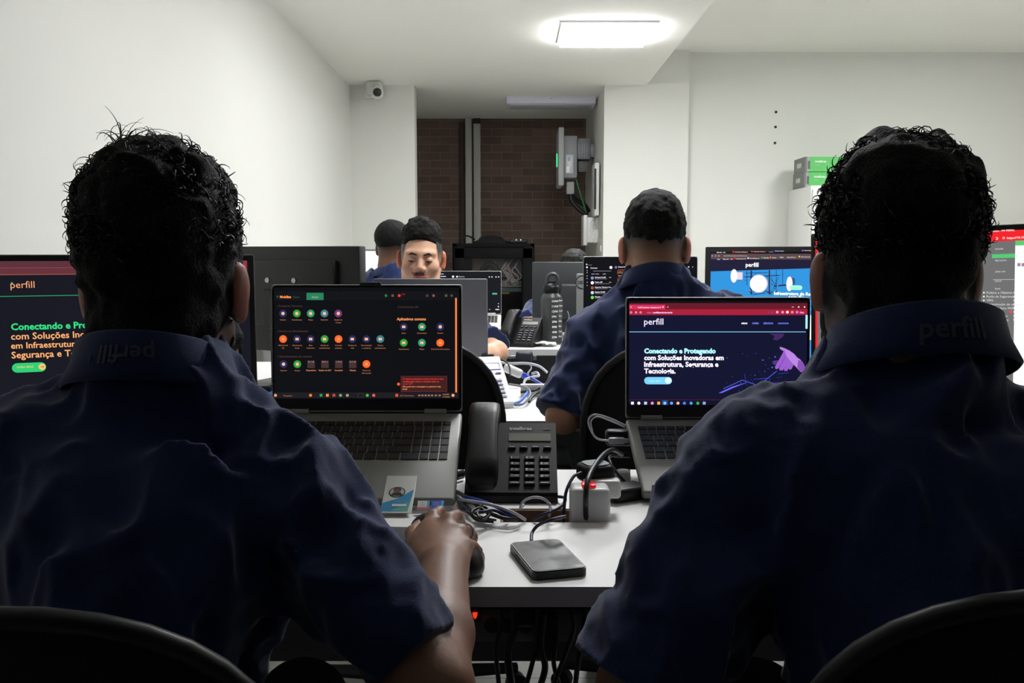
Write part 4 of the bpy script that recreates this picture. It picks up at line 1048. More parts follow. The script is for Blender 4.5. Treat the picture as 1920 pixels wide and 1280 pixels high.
class Head:
    def __init__(s, o, yaw=0, pitch=0, roll=0, sc=1.0, facing=1):
        """o = point between the ears; facing 1 = towards +y"""
        s.o = np.array(o, float); s.s = sc
        e = Euler((pitch, roll, yaw + (0 if facing > 0 else math.pi)), 'XYZ')
        s.R = np.array(Matrix.Rotation(e.z, 3, 'Z') @ Matrix.Rotation(e.x, 3, 'X') @ Matrix.Rotation(e.y, 3, 'Y'))
    def w(s, p): return s.o + s.s*(s.R @ np.array(p, float))
    def loc(s, V): return ((V - s.o) @ s.R)/s.s
    def prims(s, S, face=True):
        k = s.s; front_ears = s.R[1, 1] < 0
        def E(c, r, kk=.012, op='u', R=None): S.ell(s.w(c), np.array(r)*k, s.R if R is None else s.R @ np.array(R), kk, op)
        def C(a, b, ra, rb, kk=.01): S.cone(s.w(a), s.w(b), ra*k, rb*k, kk)
        E((0, -.014, .045), (.074, .095, .08), .01)
        E((0, .02, -.01), (.068, .075, .085), .03)
        E((0, .035, -.05), (.056, .052, .055), .02)
        for x in (-1, 1):
            C((x*.056, .0, -.045), (x*.046, .03, -.078), .016, .018, .02); C((x*.046, .03, -.078), (x*.014, .078, -.1), .018, .02, .02)
            E((x*.042, .066, -.022), (.024, .022, .022), .02)
            C((x*.01, .088, .026), (x*.045, .076, .026), .010, .010, .015)
            # ear
            Re = np.array(Matrix.Rotation(x*math.radians(-24), 3, 'Z') @ Matrix.Rotation(math.radians(-8), 3, 'X'))
            E((x*.080, -.012, .0), (.010, .019, .033), .008, 'u', Re); E((x*.081, -.004, -.024), (.008, .01, .014), .006)
            if front_ears: E((x*.0965, -.002, .004), (.004, .008, .016), .004, 's', Re)
        if face:
            for x in (-1, 1):
                E((x*.031, .1, .004), (.019, .014, .012), .012, 's')
                E((x*.031, .082, .003), (.0145, .013, .012), .003)
            C((0, .089, .014), (0, .108, -.024), .0075, .011, .008)
            for x in (-1, 1): E((x*.013, .098, -.03), (.0085, .011, .008), .006)
            E((0, .083, -.055), (.026, .014, .02), .012)
            E((0, .094, -.0565), (.022, .009, .0055), .003); E((0, .0925, -.0675), (.019, .010, .0065), .003)
            C((-.02, .097, -.0615), (.02, .097, -.0615), .0012, .0012) if False else None
            E((0, .084, -.1), (.018, .014, .014), .012)

def mixc(a, b, t): return a[None, :]*(1-t[:, None]) + b[None, :]*t[:, None]
def skin_col(head, base, hairline=None, lips=None, stub=None):
    base = np.array(lin(base))
    def f(V):
        L = head.loc(V); C = np.tile(base, (len(V), 1))
        near = np.linalg.norm(L, axis=1) < .25
        ear = near & (np.abs(L[:, 0]) > .079) & (np.abs(L[:, 2]) < .045)
        C[ear] = C[ear]*np.array([1.0, .55, .5])
        if hairline is not None:
            lo, hi, col = hairline; t = np.clip((L[:, 2]-lo)/(hi-lo), 0, 1)*near*(~ear)
            t = t*((L[:, 1] < .055) | (L[:, 2] > .085)); C = C*(1-t[:, None]) + np.array(lin(col))[None]*t[:, None]
        if lips is not None:
            m = near & (np.abs(L[:, 0]) < .024) & (np.abs(L[:, 2]+.0625) < .0125) & (L[:, 1] > .088)
            C[m] = np.array(lin(lips))
        if stub is not None:
            m = near & (L[:, 1] > .03) & (((L[:, 2] > -.052) & (L[:, 2] < -.04) & (np.abs(L[:, 0]) < .03)) | ((L[:, 2] < -.082) & (np.abs(L[:, 0]) < .05)))
            C[m] = C[m]*.45 + np.array(lin(stub))*.55
        return C
    return f

def finger(S, pts, rs, k=.004): S.chain(pts, rs, k)

def limb(S, a, b, r0, r1, k=.02):
    a = np.array(a); b = np.array(b); m = a*.6+b*.4
    S.cone(a, m, r0, r0*.98, k); S.cone(m, b, r0*.98, r1, k)

def hand_rest(S, wrist, direction, side, spread=.02, r=1.0, curl=.02):
    """a relaxed hand lying forward from the wrist; side = +1 thumb towards +x"""
    w = np.array(wrist); d = np.array(direction, float); d /= np.linalg.norm(d); up = np.array([0, 0, 1.0]); x = np.cross(d, up)*side
    for i, (o, l) in enumerate(((-.027, .072), (-.009, .080), (.010, .076), (.028, .062))):
        kn = w + d*.085 + x*(-o) + up*.008
        S.cone(w + x*(-o*.5), kn, .014*r, .011*r, .012)
        a = kn + d*l*.4 + x*(-o*.2) + up*(.004-curl*.3); b = a + d*l*.3 + up*(-curl*.6); c = b + d*l*.22 + up*(-curl*.8)
        finger(S, [kn, a, b, c], [.0098*r, .0088*r, .008*r, .007*r])
    t0 = w + d*.03 + x*(.028); t1 = t0 + d*.035 + x*.028; t2 = t1 + d*.03 + x*.004 - up*.006
    S.cone(w + x*.01, t0, .014*r, .013*r, .012); finger(S, [t0, t1, t2], [.0125*r, .010*r, .0085*r])

def collar(name, c, R, rx, ry, h_back, h_front, parent, text=None, flip=False, drop=.035, thick=.004, label=None, tcol='3a4258', tpos=0.0, tw=.075, open_ang=28):
    """shirt collar: a standing band folded outward; c = centre of neck base, R = 3x3 frame (x right, y forward)"""
    c = np.array(c); R = np.array(R); rows = []
    def pt(a, rad, z): # a = 0 at the back, +-180 front
        return c + R @ np.array([rx*rad*math.sin(a), -ry*rad*math.cos(a), z])
    A = np.radians(np.linspace(-180+open_ang, 180-open_ang, 49))
    def hh(a): return h_front + (h_back-h_front)*(.5+.5*math.cos(a))
    prof = [lambda a: pt(a, .97, hh(a)-.035), lambda a: pt(a, .95, hh(a)-.002), lambda a: pt(a, .975, hh(a)+.003), lambda a: pt(a, 1.03, hh(a)+.001), lambda a: pt(a, 1.12, hh(a)-drop*.55), lambda a: pt(a, 1.20+.07*abs(math.sin(a)), hh(a)-drop*(1+.35*abs(math.sin(a/2))**4)), lambda a: pt(a, 1.17+.07*abs(math.sin(a)), hh(a)-drop*(1+.35*abs(math.sin(a/2))**4)-.004), lambda a: pt(a, 1.06, hh(a)-drop*.6)]
    mb = MB(); mb.grid([[tuple(f(a)) for a in A] for f in prof])
    o3 = wmat(parent).translation
    o = mb.build(name, CLOTH, parent, smooth=70, offset=o3)
    if text:
        vs, fs, w, h = text_mesh(text, .02); k = tw/w; out = []
        for v in vs:
            x = (v[0]*k - tw/2); z = v[1]*k - .35*k
            if flip: x, z = -x, -z
            a = (x+tpos)/rx/1.1; q = .5 + (-z)/drop   # fraction down the fold
            rad = 1.03 + (1.12-1.03)*min(q/.55, 1) + (max(q-.55, 0)/.45)*(.09+.07*abs(math.sin(a)))
            out.append(tuple(pt(a, rad+.012, hh(a)-drop*q)))
        tb = MB(); tb.add(out, fs, None); tb.build('embroidery', mat('dim_embroidery', tcol, .6, noise=.05), o, smooth=0, offset=o3, label='embroidered word on the collar')
    return o

def strands(mb, H, surf, n, length, curl, rad, seed, zmin=.0, bias=(0, 0, 0), seg=7, nside=3):
    """short curly locks growing from points given in head space"""
    rs = np.random.RandomState(seed)
    for _ in range(n):
        p, nrm = surf(rs)
        if p is None: continue
        d = nrm + rs.normal(0, .35, 3) + np.array(bias); d /= np.linalg.norm(d)
        ax = np.cross(d, rs.normal(0, 1, 3)); ax /= np.linalg.norm(ax)
        L = length*rs.uniform(.5, 1.3); pts = [p.copy()]; cur = d.copy(); c = curl*rs.uniform(.5, 1.3)
        for i in range(seg):
            cur = cur*math.cos(c) + np.cross(ax, cur)*math.sin(c); pts.append(pts[-1] + cur*L/seg)
        r = rad*rs.uniform(.7, 1.2)
        mb.tube([tuple(H.w(q)) for q in pts], [r*(1-.8*i/seg) for i in range(seg+1)], nside, smooth=False, caps=False)

def torso(S, NB, SL, SR, PV, fat=1.0, k=.05, infl=0.0, nr=.052):
    """NB neck base, SL/SR shoulder joints, PV pelvis centre"""
    NB, SL, SR, PV = map(np.array, (NB, SL, SR, PV))
    mid = (SL+SR)/2; xax = (SR-SL); w = np.linalg.norm(xax)/2; xax /= np.linalg.norm(xax)
    zax = mid-PV; zax /= np.linalg.norm(zax); yax = np.cross(zax, xax); yax /= np.linalg.norm(yax); zax = np.cross(xax, yax)
    R = np.stack([xax, yax, zax], 1)
    ch = mid*.78 + PV*.22; be = mid*.42 + PV*.58
    S.ell(ch, (w*.95+infl, .115*fat+infl, .175), R, k); S.ell(be, (w*.82*fat+infl, .12*fat+infl, .17), R, k); S.ell(PV, (w*.86*fat+infl, .125*fat+infl, .12), R, k)
    for s in (SL, SR):
        S.cone(NB - zax*.012, s*.72+NB*.28 - zax*.006, nr+infl, .048+infl, .04); S.cone(s*.72+NB*.28 - zax*.006, s, .048+infl, .054+infl, .03)
        S.cone(s, s*.55+ch*.45, .06+infl, .09, .05)
    return R

def legs(r, PV, facing, knee_dx=.11, off=(0, 0), seat=.5):
    """seated legs and shoes as one trousers mesh with two shoes"""
    lo = np.array([PV[0]-.36, min(PV[1], PV[1]+facing*.6)-.2, 0]); hi = np.array([PV[0]+.36, max(PV[1], PV[1]+facing*.6)+.2, PV[2]+.2])
    S = SDF(lo, hi, .009)
    for s in (-1, 1):
        a = np.array([PV[0]+s*.085, PV[1], PV[2]-.06]); kn = np.array([PV[0]+s*knee_dx, PV[1]+facing*.40, seat+.02]); an = np.array([kn[0], kn[1]+facing*.02, .1])
        S.cone(a, kn, .088, .064, .03); S.cone(kn, an, .062, .048, .02)
    S.ell((PV[0], PV[1], PV[2]-.04), (.165, .125, .1), None, .03)
    V, Q = S.mesh(); np_obj('trousers', V, Q, TROUSER, r)
    for s in (-1, 1):
        an = np.array([PV[0]+s*knee_dx, PV[1]+facing*.42, .0])
        S = SDF(an+[-.08, -.25, 0], an+[.08, .25, .16], .007)
        S.cone(an+[0, -facing*.04, .05], an+[0, facing*.13, .04], .042, .036, .02); S.cone(an+[0, 0, .1], an+[0, 0, .06], .042, .045, .02)
        S.half(an+[0, 0, .012], (0, 0, -1), .004)
        V, Q = S.mesh(); np_obj('shoe', V, Q, BLACKM, r)

def build_person(name, label, root, H, NB, SL, SR, EL, ER, WL, WR, PV, skin, h=.006, hair=None, facing=1, handsfn=None, hline=None, lips=None, stub=None, fat=1.0, sleeve=.72, face=True, shirt_noise=7, legs_kw=None, hands=(True, True), slr=(.072, .068), neck=.056, forearm=(.041, .027)):
    r = thing('person', label, 'person', root)
    NB, SL, SR, EL, ER, WL, WR, PV = [np.array(q, float) for q in (NB, SL, SR, EL, ER, WL, WR, PV)]
    allp = np.array([H.w((x*.12, y*.14, z*.16)) for x in (-1, 1) for y in (-1, 1) for z in (-1, 1)] + [SL-.1, SL+.1, SR-.1, SR+.1, EL-.08, EL+.08, ER-.08, ER+.08, WL-.2, WL+.2, WR-.2, WR+.2, PV-[.2, .2, .05], PV+[.2, .2, 0]])
    S = SDF(allp.min(0)-.01, allp.max(0)+.01, h)
    R = torso(S, NB, SL, SR, PV, fat, infl=-.024)
    H.prims(S, face)
    S.cone(H.w((0, -.028, -.03)), NB*.5+np.array(H.w((0, -.02, -.08)))*.5, neck, neck*.97, .02); S.cone(NB*.5+np.array(H.w((0, -.02, -.08)))*.5, NB-[0, 0, .0], neck*.97, neck*.98, .03)
    for s, e, w in ((SL, EL, WL), (SR, ER, WR)):
        S.cone(s, e, .048, .040, .02); limb(S, e, w, forearm[0], forearm[1], .015)
    if handsfn: handsfn(S)
    V, Q = S.mesh()
    np_obj('body', V, Q, SKIN, r, skin_col(H, skin, hline, lips, stub))
    # shirt
    S = SDF(np.minimum.reduce([SL-.13, SR-.13, EL-.12, ER-.12, PV-.2]), np.maximum.reduce([SL+.13, SR+.13, EL+.12, ER+.12, NB+.05, PV+[.2, .2, -.06]]), h)
    torso(S, NB, SL, SR, PV, fat, infl=.004, nr=max(.052, neck+.004))
    S.noise(.020, 13, shirt_noise, (1, 1, .5), ridge=True); S.noise(.009, 30, shirt_noise+1, (1, 1, .5), ridge=True)
    for s, e in ((SL, EL), (SR, ER)):      # sleeves, cut square at the hem and slightly hollow
        T = SDF(S.lo, S.lo + S.h*(S.n-1) - S.h*.5, h); T.F = np.full_like(S.F, 1.0); T.n = S.n; T.ax = S.ax
        d = (e-s)/np.linalg.norm(e-s); m = s + (e-s)*sleeve
        T.cone(s, s*.5+m*.5, slr[0], (slr[0]+slr[1])/2, .01); T.cone(s*.5+m*.5, m+d*.03, (slr[0]+slr[1])/2, slr[1], .01)
        T.noise(.015, 16, shirt_noise+2, (1, 1, .7), ridge=True); T.noise(.006, 36, shirt_noise+3, ridge=True)
        T.half(m, d, .003, box=(m-.16, m+.16))
        hh_ = np.clip(.5+.5*(S.F-T.F)/.03, 0, 1); S.F = (S.F + (T.F-S.F)*hh_ - .03*hh_*(1-hh_)).astype(np.float32)
    S.cone(NB+[0, 0, .05], NB+[0, 0, .15], neck+.004, .07, .01, 's')
    V, Q = S.mesh(); np_obj('shirt', V, Q, CLOTH, r, relax=2)
    legs(r, PV, facing, **(legs_kw or {}))
    return r, R

# ---------------------------------------------------------------- hair builders
def hair_mass(H, r, m, prims, cuts, h=.004, noise=((.004, 60, 3),), name='hair', relax=1, label=None, lo=(-.13, -.16, -.13), hi=(.13, .15, .2)):
    c = np.array([H.w((x, y, z)) for x in (lo[0], hi[0]) for y in (lo[1], hi[1]) for z in (lo[2], hi[2])])
    S = SDF(c.min(0), c.max(0), h)
    for (cc, rr, k) in prims: S.ell(H.w(cc), np.array(rr)*H.s, H.R, k)
    for n in noise: S.noise(*n)
    for (p, n, k) in cuts: S.half(H.w(p), H.R @ np.array(n), k)
    V, Q = S.mesh(); return np_obj(name, V, Q, m, r, relax=relax, label=label)

def surf_ell(c, rr, cond):
    def f(rs):
        for _ in range(40):
            u = rs.normal(0, 1, 3); u /= np.linalg.norm(u); p = np.array(c) + u*np.array(rr)
            if cond(p, u):
                n = u/np.array(rr); n /= np.linalg.norm(n); return p - n*.004, n
        return None, None
    return f

# ================================================================= person A: near left, back to us, hand on the mouse
HA = Head(P(312, 545, 1.03), yaw=math.radians(4), sc=1.02)
NBA = P(300, 700, .985)
SLa, SRa = P(60, 895, .97), P(540, 946, .96)
ERa = np.array(P(812, 1292, .865)); WRa = np.array(onz(833, 1062, .782))
ELa = np.array([-.60, 1.08, .80]); WLa = np.array([-.405, 1.18, .955])
PVa = np.array([-.41, .84, .56])
K = [np.array(onz(*q)) for q in ((812, 968, .806), (842, 974, .810), (862, 996, .803), (872, 1022, .793))]
def hands_a(S):
    w = WRa
    for i, kn in enumerate(K):
        S.cone(w + (K[i]-K[1])*.35 + np.array([0, 0, .002]), kn - np.array([0, 0, .004]), .016, .0115, .012)
        S.ell(kn, (.0105, .011, .0085), None, .005)
    f = [[(.006, .034, -.004), (.003, .022, -.012), (.001, .014, -.010)], [(.007, .036, -.006), (.003, .022, -.014), (.0, .012, -.010)], [(.009, .028, -.008), (.005, .018, -.014), (.0, .008, -.010)], [(.009, .020, -.008), (.005, .014, -.011), (.0, .006, -.008)]]
    for kn, ds, r0 in zip(K, f, (.0098, .0100, .0094, .0084)):
        pts = [kn]; 
        for d in ds: pts.append(pts[-1] + np.array(d))
        finger(S, pts, [r0, r0*.93, r0*.86, r0*.76])
    t = [w + np.array([-.020, .012, .0]), np.array(onz(783, 1022, .782)), np.array(onz(775, 1000, .772)), np.array(onz(786, 984, .768))]
    finger(S, t, [.016, .0125, .0105, .009], .01)
    S.cone(w, (K[0]+t[1])/2, .018, .012, .015)
    # left hand at the chin
    w2 = WLa; c = np.array(P(428, 672, 1.15))
    pal = w2*.35+c*.65 + np.array([-.01, .02, -.01])
    S.cone(w2, pal, .026, .024, .015)
    for i in range(4):
        b0 = pal + np.array([-.028+.018*i, -.004, .012]); b1 = b0 + np.array([.004, -.020-.004*i, .032]); b2 = c + np.array([-.036+.012*i, -.004*i, -.004+.004*i])
        finger(S, [b0, b1, b2 + np.array([-.01, -.006, .006])], [.0095, .009, .0085])
    finger(S, [pal + np.array([.02, 0, 0]), np.array(P(436, 678, 1.14)), np.array(P(441, 648, 1.13))], [.011, .0098, .0088])
rA, RA = build_person('A', 'person in navy shirt nearest at left, back to us, right hand on the mouse', (-.42, .84, 0), HA, NBA, SLa, SRa, ELa, ERa, WLa, WRa, PVa, '8a6450', h=.0042, handsfn=hands_a, hline=(-.07, -.03, '0e0c0c'), face=True, slr=(.068, .052), sleeve=.86, shirt_noise=11, neck=.058, forearm=(.038, .028))
collar('collar', NBA + Vector((-.005, .004, .006)), np.eye(3), .077, .080, .046, -.010, rA, text='perfill', flip=True, drop=.042, tcol='383e54', tpos=.004, tw=.055)
# ring on the ring finger
rg = MB(); q = K[2] + np.array([.009, .011, -.005]); rg.tube([tuple(q + .0108*(np.array([0, .35, .94])*math.cos(t) + np.array([.78, -.58, .22])*math.sin(t))) for t in np.linspace(0, 2*math.pi, 25)], .0014, 6, smooth=False)
tag(rg.build('ring', STEEL, None), 'thin silver ring on the hand that holds the mouse', 'ring')
capA = [((0, -.02, .078), (.083, .105, .088), .01), ((0, -.02, .04), (.084, .10, .075), .01), ((0, -.03, -.03), (.070, .078, .055), .02)]
hair_mass(HA, rA, HAIR, capA, [((0, .06, .0), (0, 1, -.55), .01), ((0, -.04, -.07), (0, .35, -1), .006)], h=.0045, noise=((.007, 38, 3), (.004, 90, 5)), relax=1)
STR = mat('black_hair_strands', '0a0909', .5, noise=.2, nscale=100, spec=.25)
mb = MB()
strands(mb, HA, surf_ell((0, -.02, .070), (.087, .108, .094), lambda p, u: p[2] > .0 and not (p[1] > .07 and p[2] < .06)), 2600, .016, .62, .0012, 5, seg=6)
strands(mb, HA, surf_ell((0, -.02, .075), (.085, .107, .092), lambda p, u: u[2] > .3), 500, .024, .55, .0010, 6, bias=(0, 0, .2))
strands(mb, HA, surf_ell((-.02, -.06, .085), (.022, .03, .080), lambda p, u: u[2] > .8), 14, .040, .25, .0009, 9, bias=(.1, 0, .9))
mb.build('hair_curls', STR, rA, smooth=60, offset=rA.location, kind='stuff')
bd = [((0, .045, -.075), (.066, .062, .05), .01), ((.05, .02, -.045), (.024, .035, .04), .02), ((-.05, .02, -.045), (.024, .035, .04), .02)]
hair_mass(HA, rA, HAIR, bd, [((0, .0, -.012), (0, .35, 1), .006), ((0, .0, 0), (0, -1, .2), .008)], noise=((.005, 60, 8),), name='beard')

# ================================================================= person B: near right, back to us
HB = Head(P(1676, 525, 1.03), yaw=math.radians(-13), sc=1.0)
NBB = P(1712, 686, .985)
SLb, SRb = P(1420, 892, .97), P(2000, 880, .97)
ELb = np.array(P(1195, 1290, .90)); WLb = np.array([.30, 1.20, .80]); ERb = np.array([.80, .98, .74]); WRb = np.array([.62, 1.24, .80])
PVb = np.array([.46, .84, .56])
def hands_b(S):
    hand_rest(S, WLb, (.15, 1, 0), 1); hand_rest(S, WRb, (-.15, 1, 0), -1)
rB, RB = build_person('B', 'person in dark navy shirt nearest at right, back to us, bearded, at the right laptop', (.46, .84, 0), HB, NBB, SLb, SRb, ELb, ERb, WLb, WRb, PVb, '80604e', h=.005, handsfn=hands_b, hline=(-.075, -.03, '100d0c'), slr=(.080, .074), sleeve=1.0, shirt_noise=21, neck=.066, fat=1.08)
collar('collar', NBB + Vector((.0, .004, .024)), np.eye(3), .086, .082, .05, -.012, rB, text='perfill', drop=.046, tcol='424858', tpos=.0, tw=.064)
capB = [((0, -.02, .074), (.086, .107, .090), .01), ((0, -.02, .03), (.080, .10, .078), .01), ((0, -.035, -.045), (.066, .073, .05), .02)]
HAIRB = hairmat('very_dark_brown_hair', '070605', .8)
hair_mass(HB, rB, HAIRB, capB, [((0, .06, .0), (0, 1, -.55), .01), ((0, -.04, -.075), (0, .35, -1), .006)], h=.0045, noise=((.008, 30, 13), (.004, 80, 15)), relax=1)
mb = MB()
strands(mb, HB, surf_ell((0, -.02, .066), (.088, .108, .094), lambda p, u: p[2] > .03 and not (p[1] > .07 and p[2] < .06)), 3400, .018, .55, .0014, 15, seg=6)
strands(mb, HB, surf_ell((0, -.02, .07), (.087, .107, .094), lambda p, u: u[2] > .5), 300, .030, .8, .0010, 16, bias=(0, 0, .2))
mb.build('hair_curls', mat('dark_hair_strands', '0e0b0a', .5, noise=.2, nscale=100, spec=.25), rB, smooth=60, offset=rB.location, kind='stuff')
hair_mass(HB, rB, HAIRB, bd, [((0, .0, -.02), (0, .35, 1), .006), ((0, .0, 0), (0, -1, .2), .008)], noise=((.005, 60, 18),), name='beard')

# ================================================================= person C: middle right, back to us
HC = Head(P(1227, 468, 2.31), yaw=math.radians(-7), pitch=math.radians(-6), sc=1.0)
NBC = P(1231, 528, 2.27)
SLc, SRc = P(1116, 640, 2.25), P(1385, 622, 2.24)
ELc = np.array(P(1056, 800, 2.15)); WLc = np.array(P(1112, 752, 2.42)); WLc[2] = .79
ELc[2] = max(ELc[2], .775)
ERc = np.array([.68, 2.22, .78]); WRc = np.array([.52, 2.50, .79]); PVc = np.array([.37, 2.12, .56])
def hands_c(S):
    hand_rest(S, WLc, (.35, 1, 0), 1); hand_rest(S, WRc, (-.3, 1, 0), -1)
rC, RC = build_person('C', 'person in blue navy shirt with cropped faded hair in the middle row, back to us', (.37, 2.12, 0), HC, NBC, SLc, SRc, ELc, ERc, WLc, WRc, PVc, 'b98a70', h=.0055, handsfn=hands_c, hline=(-.042, .022, '0e0b0a'), sleeve=1.0, slr=(.062, .062), shirt_noise=31, neck=.057)
collar('collar', NBC + Vector((0, .0, -.004)), np.eye(3), .080, .074, .052, -.01, rC, drop=.04)
capC = [((0, -.015, .055), (.0775, .1, .082), .01), ((0, -.016, .085), (.066, .085, .066), .02)]
hair_mass(HC, rC, hairmat('cropped_black_hair', '0c0a09', .8), capC, [((0, .062, .045), (0, 1, -.45), .008), ((0, -.04, .006), (0, .25, -1), .02)], h=.004, noise=((.003, 75, 33), (.002, 130, 34)), relax=1)
CROP = mat('cropped_hair_strands', '141110', .6, noise=.2, nscale=100, spec=.3)
mb = MB(); strands(mb, HC, surf_ell((0, -.015, .058), (.0775, .1, .084), lambda p, u: p[2] > .03 and not (p[1] > .06 and p[2] < .07)), 2400, .008, .7, .0011, 35, seg=4)
mb.build('hair_texture', CROP, rC, smooth=60, offset=rC.location, kind='stuff')
mb = MB(); W_ = WLc + (ELc-WLc)/np.linalg.norm(ELc-WLc)*.03; dv = (ELc-WLc)/np.linalg.norm(ELc-WLc)
a_ = np.cross(dv, [0, 0, 1.]); a_ /= np.linalg.norm(a_); b__ = np.cross(dv, a_)
for k_ in range(-3, 4): mb.tube([tuple(W_ + dv*k_*.003 + .0315*(a_*math.cos(t) + b__*math.sin(t))) for t in np.linspace(0, 2*math.pi, 25)], .0022, 5, smooth=False)
tag(mb.build('wrist_watch', STEEL, None), 'silver metal watch band on the left wrist of the middle man', 'watch')

# ================================================================= person D: facing us behind the grey laptop lid
HD = Head(P(790, 486, 3.35), yaw=math.radians(3), pitch=math.radians(-3), roll=math.radians(-2), facing=-1, sc=1.0)
NBD = P(786, 560, 3.42)
SLd, SRd = P(880, 628, 3.40), P(690, 628, 3.40)       # his left is at our right
ELd = np.array(P(930, 668, 3.15)); ELd[2] = max(ELd[2], .82); WLd = np.array([-.14, 2.99, .80]); ERd = np.array([-.66, 3.15, .80]); WRd = np.array([-.45, 3.0, .80]); PVd = np.array([-.33, 3.46, .56])
def hands_d(S):
    hand_rest(S, WLd, (-.4, -.6, 0), 1) if False else None
    S.cone(WLd, WLd+[-.03, -.02, 0], .026, .022, .01)
    for i in range(4):
        kn = WLd + np.array([-.055, -.035+.018*i, .004]); finger(S, [kn, kn+[-.03, -.008, .0], kn+[-.05, -.01, -.012]], [.0095, .0088, .0075]); S.cone(WLd, kn, .016, .011, .01)
    finger(S, [WLd+[-.01, .02, 0], WLd+[-.04, .045, 0], WLd+[-.06, .04, -.004]], [.013, .0105, .009])
    hand_rest(S, WRd, (.4, -.8, 0), -1)
rD, RD = build_person('D', 'person facing us with short curly hair and thin moustache, looking down at a laptop', (-.33, 3.46, 0), HD, NBD, SLd, SRd, ELd, ERd, WLd, WRd, PVd, 'cfa084', h=.0045, facing=-1, handsfn=hands_d, hline=(-.03, .035, '1a1513'), lips='b86a60', stub='3a2c26', sleeve=.8, shirt_noise=41, slr=(.064, .07))
collar('collar', NBD + Vector((0, 0, -.01)), np.diag([-1, -1, 1]), .074, .070, .03, -.01, rD)
capD = [((0, -.016, .06), (.0745, .096, .083), .01), ((0, -.001, .092), (.066, .084, .064), .02)]
hair_mass(HD, rD, hairmat('short_curly_black_hair', '0c0a09', .8), capD, [((0, .080, .078), (0, .8, -1), .008), ((0, -.0, .032), (0, -.25, -1), .012)], h=.004, noise=((.005, 55, 43), (.004, 120, 44)), relax=0)
mb = MB(); strands(mb, HD, surf_ell((0, -.008, .07), (.074, .097, .086), lambda p, u: p[2] > .070+.4*max(0, p[1]-.05)), 3000, .011, .9, .0012, 45, seg=5)
mb.build('hair_texture', CROP, rD, smooth=60, offset=rD.location, kind='stuff')
def facestrip(name, H, pts, r, m, parent, k=.003):
    c = np.array([H.w(p) for p in pts]); S = SDF(c.min(0)-.03, c.max(0)+.03, .0028)
    S.chain(list(c), r, k); V, Q = S.mesh(); return np_obj(name, V, Q, m, parent, relax=1)
BROW = mat('brow_hair', '1e1714', .8, noise=.2, nscale=200)
for x in (-1, 1):
    facestrip('eyebrow', HD, [(x*.013, .0965, .0215), (x*.03, .0935, .0255), (x*.049, .0785, .019)], [.0034, .0042, .0022], BROW, rD)
    facestrip('eyelash', HD, [(x*.018, .0935, .0), (x*.031, .0955, -.0035), (x*.044, .0895, .0)], [.0018, .0034, .0018], BROW, rD)
facestrip('moustache', HD, [(-.026, .0905, -.054), (-.013, .1, -.0465), (0, .1025, -.045), (.013, .1, -.0465), (.026, .0905, -.054)], [.0010, .0022, .0014, .0022, .0010], BROW, rD)

# ================================================================= person E: far left, back to us
HE = Head(P(738, 466, 4.28), yaw=math.radians(-22), pitch=math.radians(-4))
NBE = P(732, 512, 4.25); SLe, SRe = P(668, 548, 4.25), P(805, 548, 4.23)
rE, RE = build_person('E', 'person in navy shirt at the far left with cropped black hair, back to us', (-.55, 4.12, 0), HE, NBE, SLe, SRe, np.array([-.80, 4.28, .80]), np.array([-.28, 4.28, .80]), np.array([-.68, 4.53, .79]), np.array([-.40, 4.53, .79]), np.array([-.57, 4.14, .56]), '6e4a38', h=.007,
    handsfn=lambda S: (hand_rest(S, np.array([-.68, 4.53, .79]), (.1, 1, 0), 1), hand_rest(S, np.array([-.40, 4.53, .79]), (-.1, 1, 0), -1)), hline=(-.06, .02, '0e0b0a'), sleeve=.8, shirt_noise=51)
collar('collar', NBE, np.eye(3), .072, .068, .03, -.01, rE)
hair_mass(HE, rE, hairmat('cropped_black_hair', '0c0a09', .8), [((0, -.015, .052), (.078, .1, .083), .01)], [((0, .062, .045), (0, 1, -.45), .008), ((0, -.04, -.03), (0, .25, -1), .012)], h=.005, noise=((.002, 90, 53),), relax=1)
mb = MB(); strands(mb, HE, surf_ell((0, -.015, .052), (.078, .1, .083), lambda p, u: p[2] > -.01 and p[1] < .05), 1600, .008, .8, .0012, 55, seg=4)
mb.build('hair_texture', CROP, rE, smooth=60, offset=rE.location, kind='stuff')

# ================================================================= person F: at the back, only the top of the hair shows
HF = Head(P(1076, 521, 4.95), pitch=math.radians(-12), facing=-1)
NBF = P(1076, 556, 5.0)
rF, RF = build_person('F', 'person at the back hidden behind a dark monitor, only black hair showing', (HF.o[0], 5.1, 0), HF, NBF, P(1140, 585, 5.0), P(1012, 585, 5.0), np.array([.62, 4.8, .80]), np.array([.08, 4.8, .80]), np.array([.45, 4.66, .79]), np.array([.24, 4.66, .79]), np.array([.34, 5.12, .56]), 'b88a70', h=.007, facing=-1,
    handsfn=lambda S: (hand_rest(S, np.array([.45, 4.66, .79]), (-.1, -1, 0), 1), hand_rest(S, np.array([.24, 4.66, .79]), (.1, -1, 0), -1)), hline=(.04, .07, '14110f'), shirt_noise=61, sleeve=1.1)
collar('collar', NBF, np.diag([-1, -1, 1]), .072, .068, .03, -.01, rF)
hair_mass(HF, rF, hairmat('short_black_hair', '12100e'), [((0, -.012, .062), (.080, .1, .083), .01), ((0, .0, .09), (.072, .09, .07), .02)], [((0, .085, .07), (0, 1, -.5), .008), ((0, -.0, .04), (0, -.45, -1), .008)], h=.005, noise=((.005, 60, 63),), relax=0)
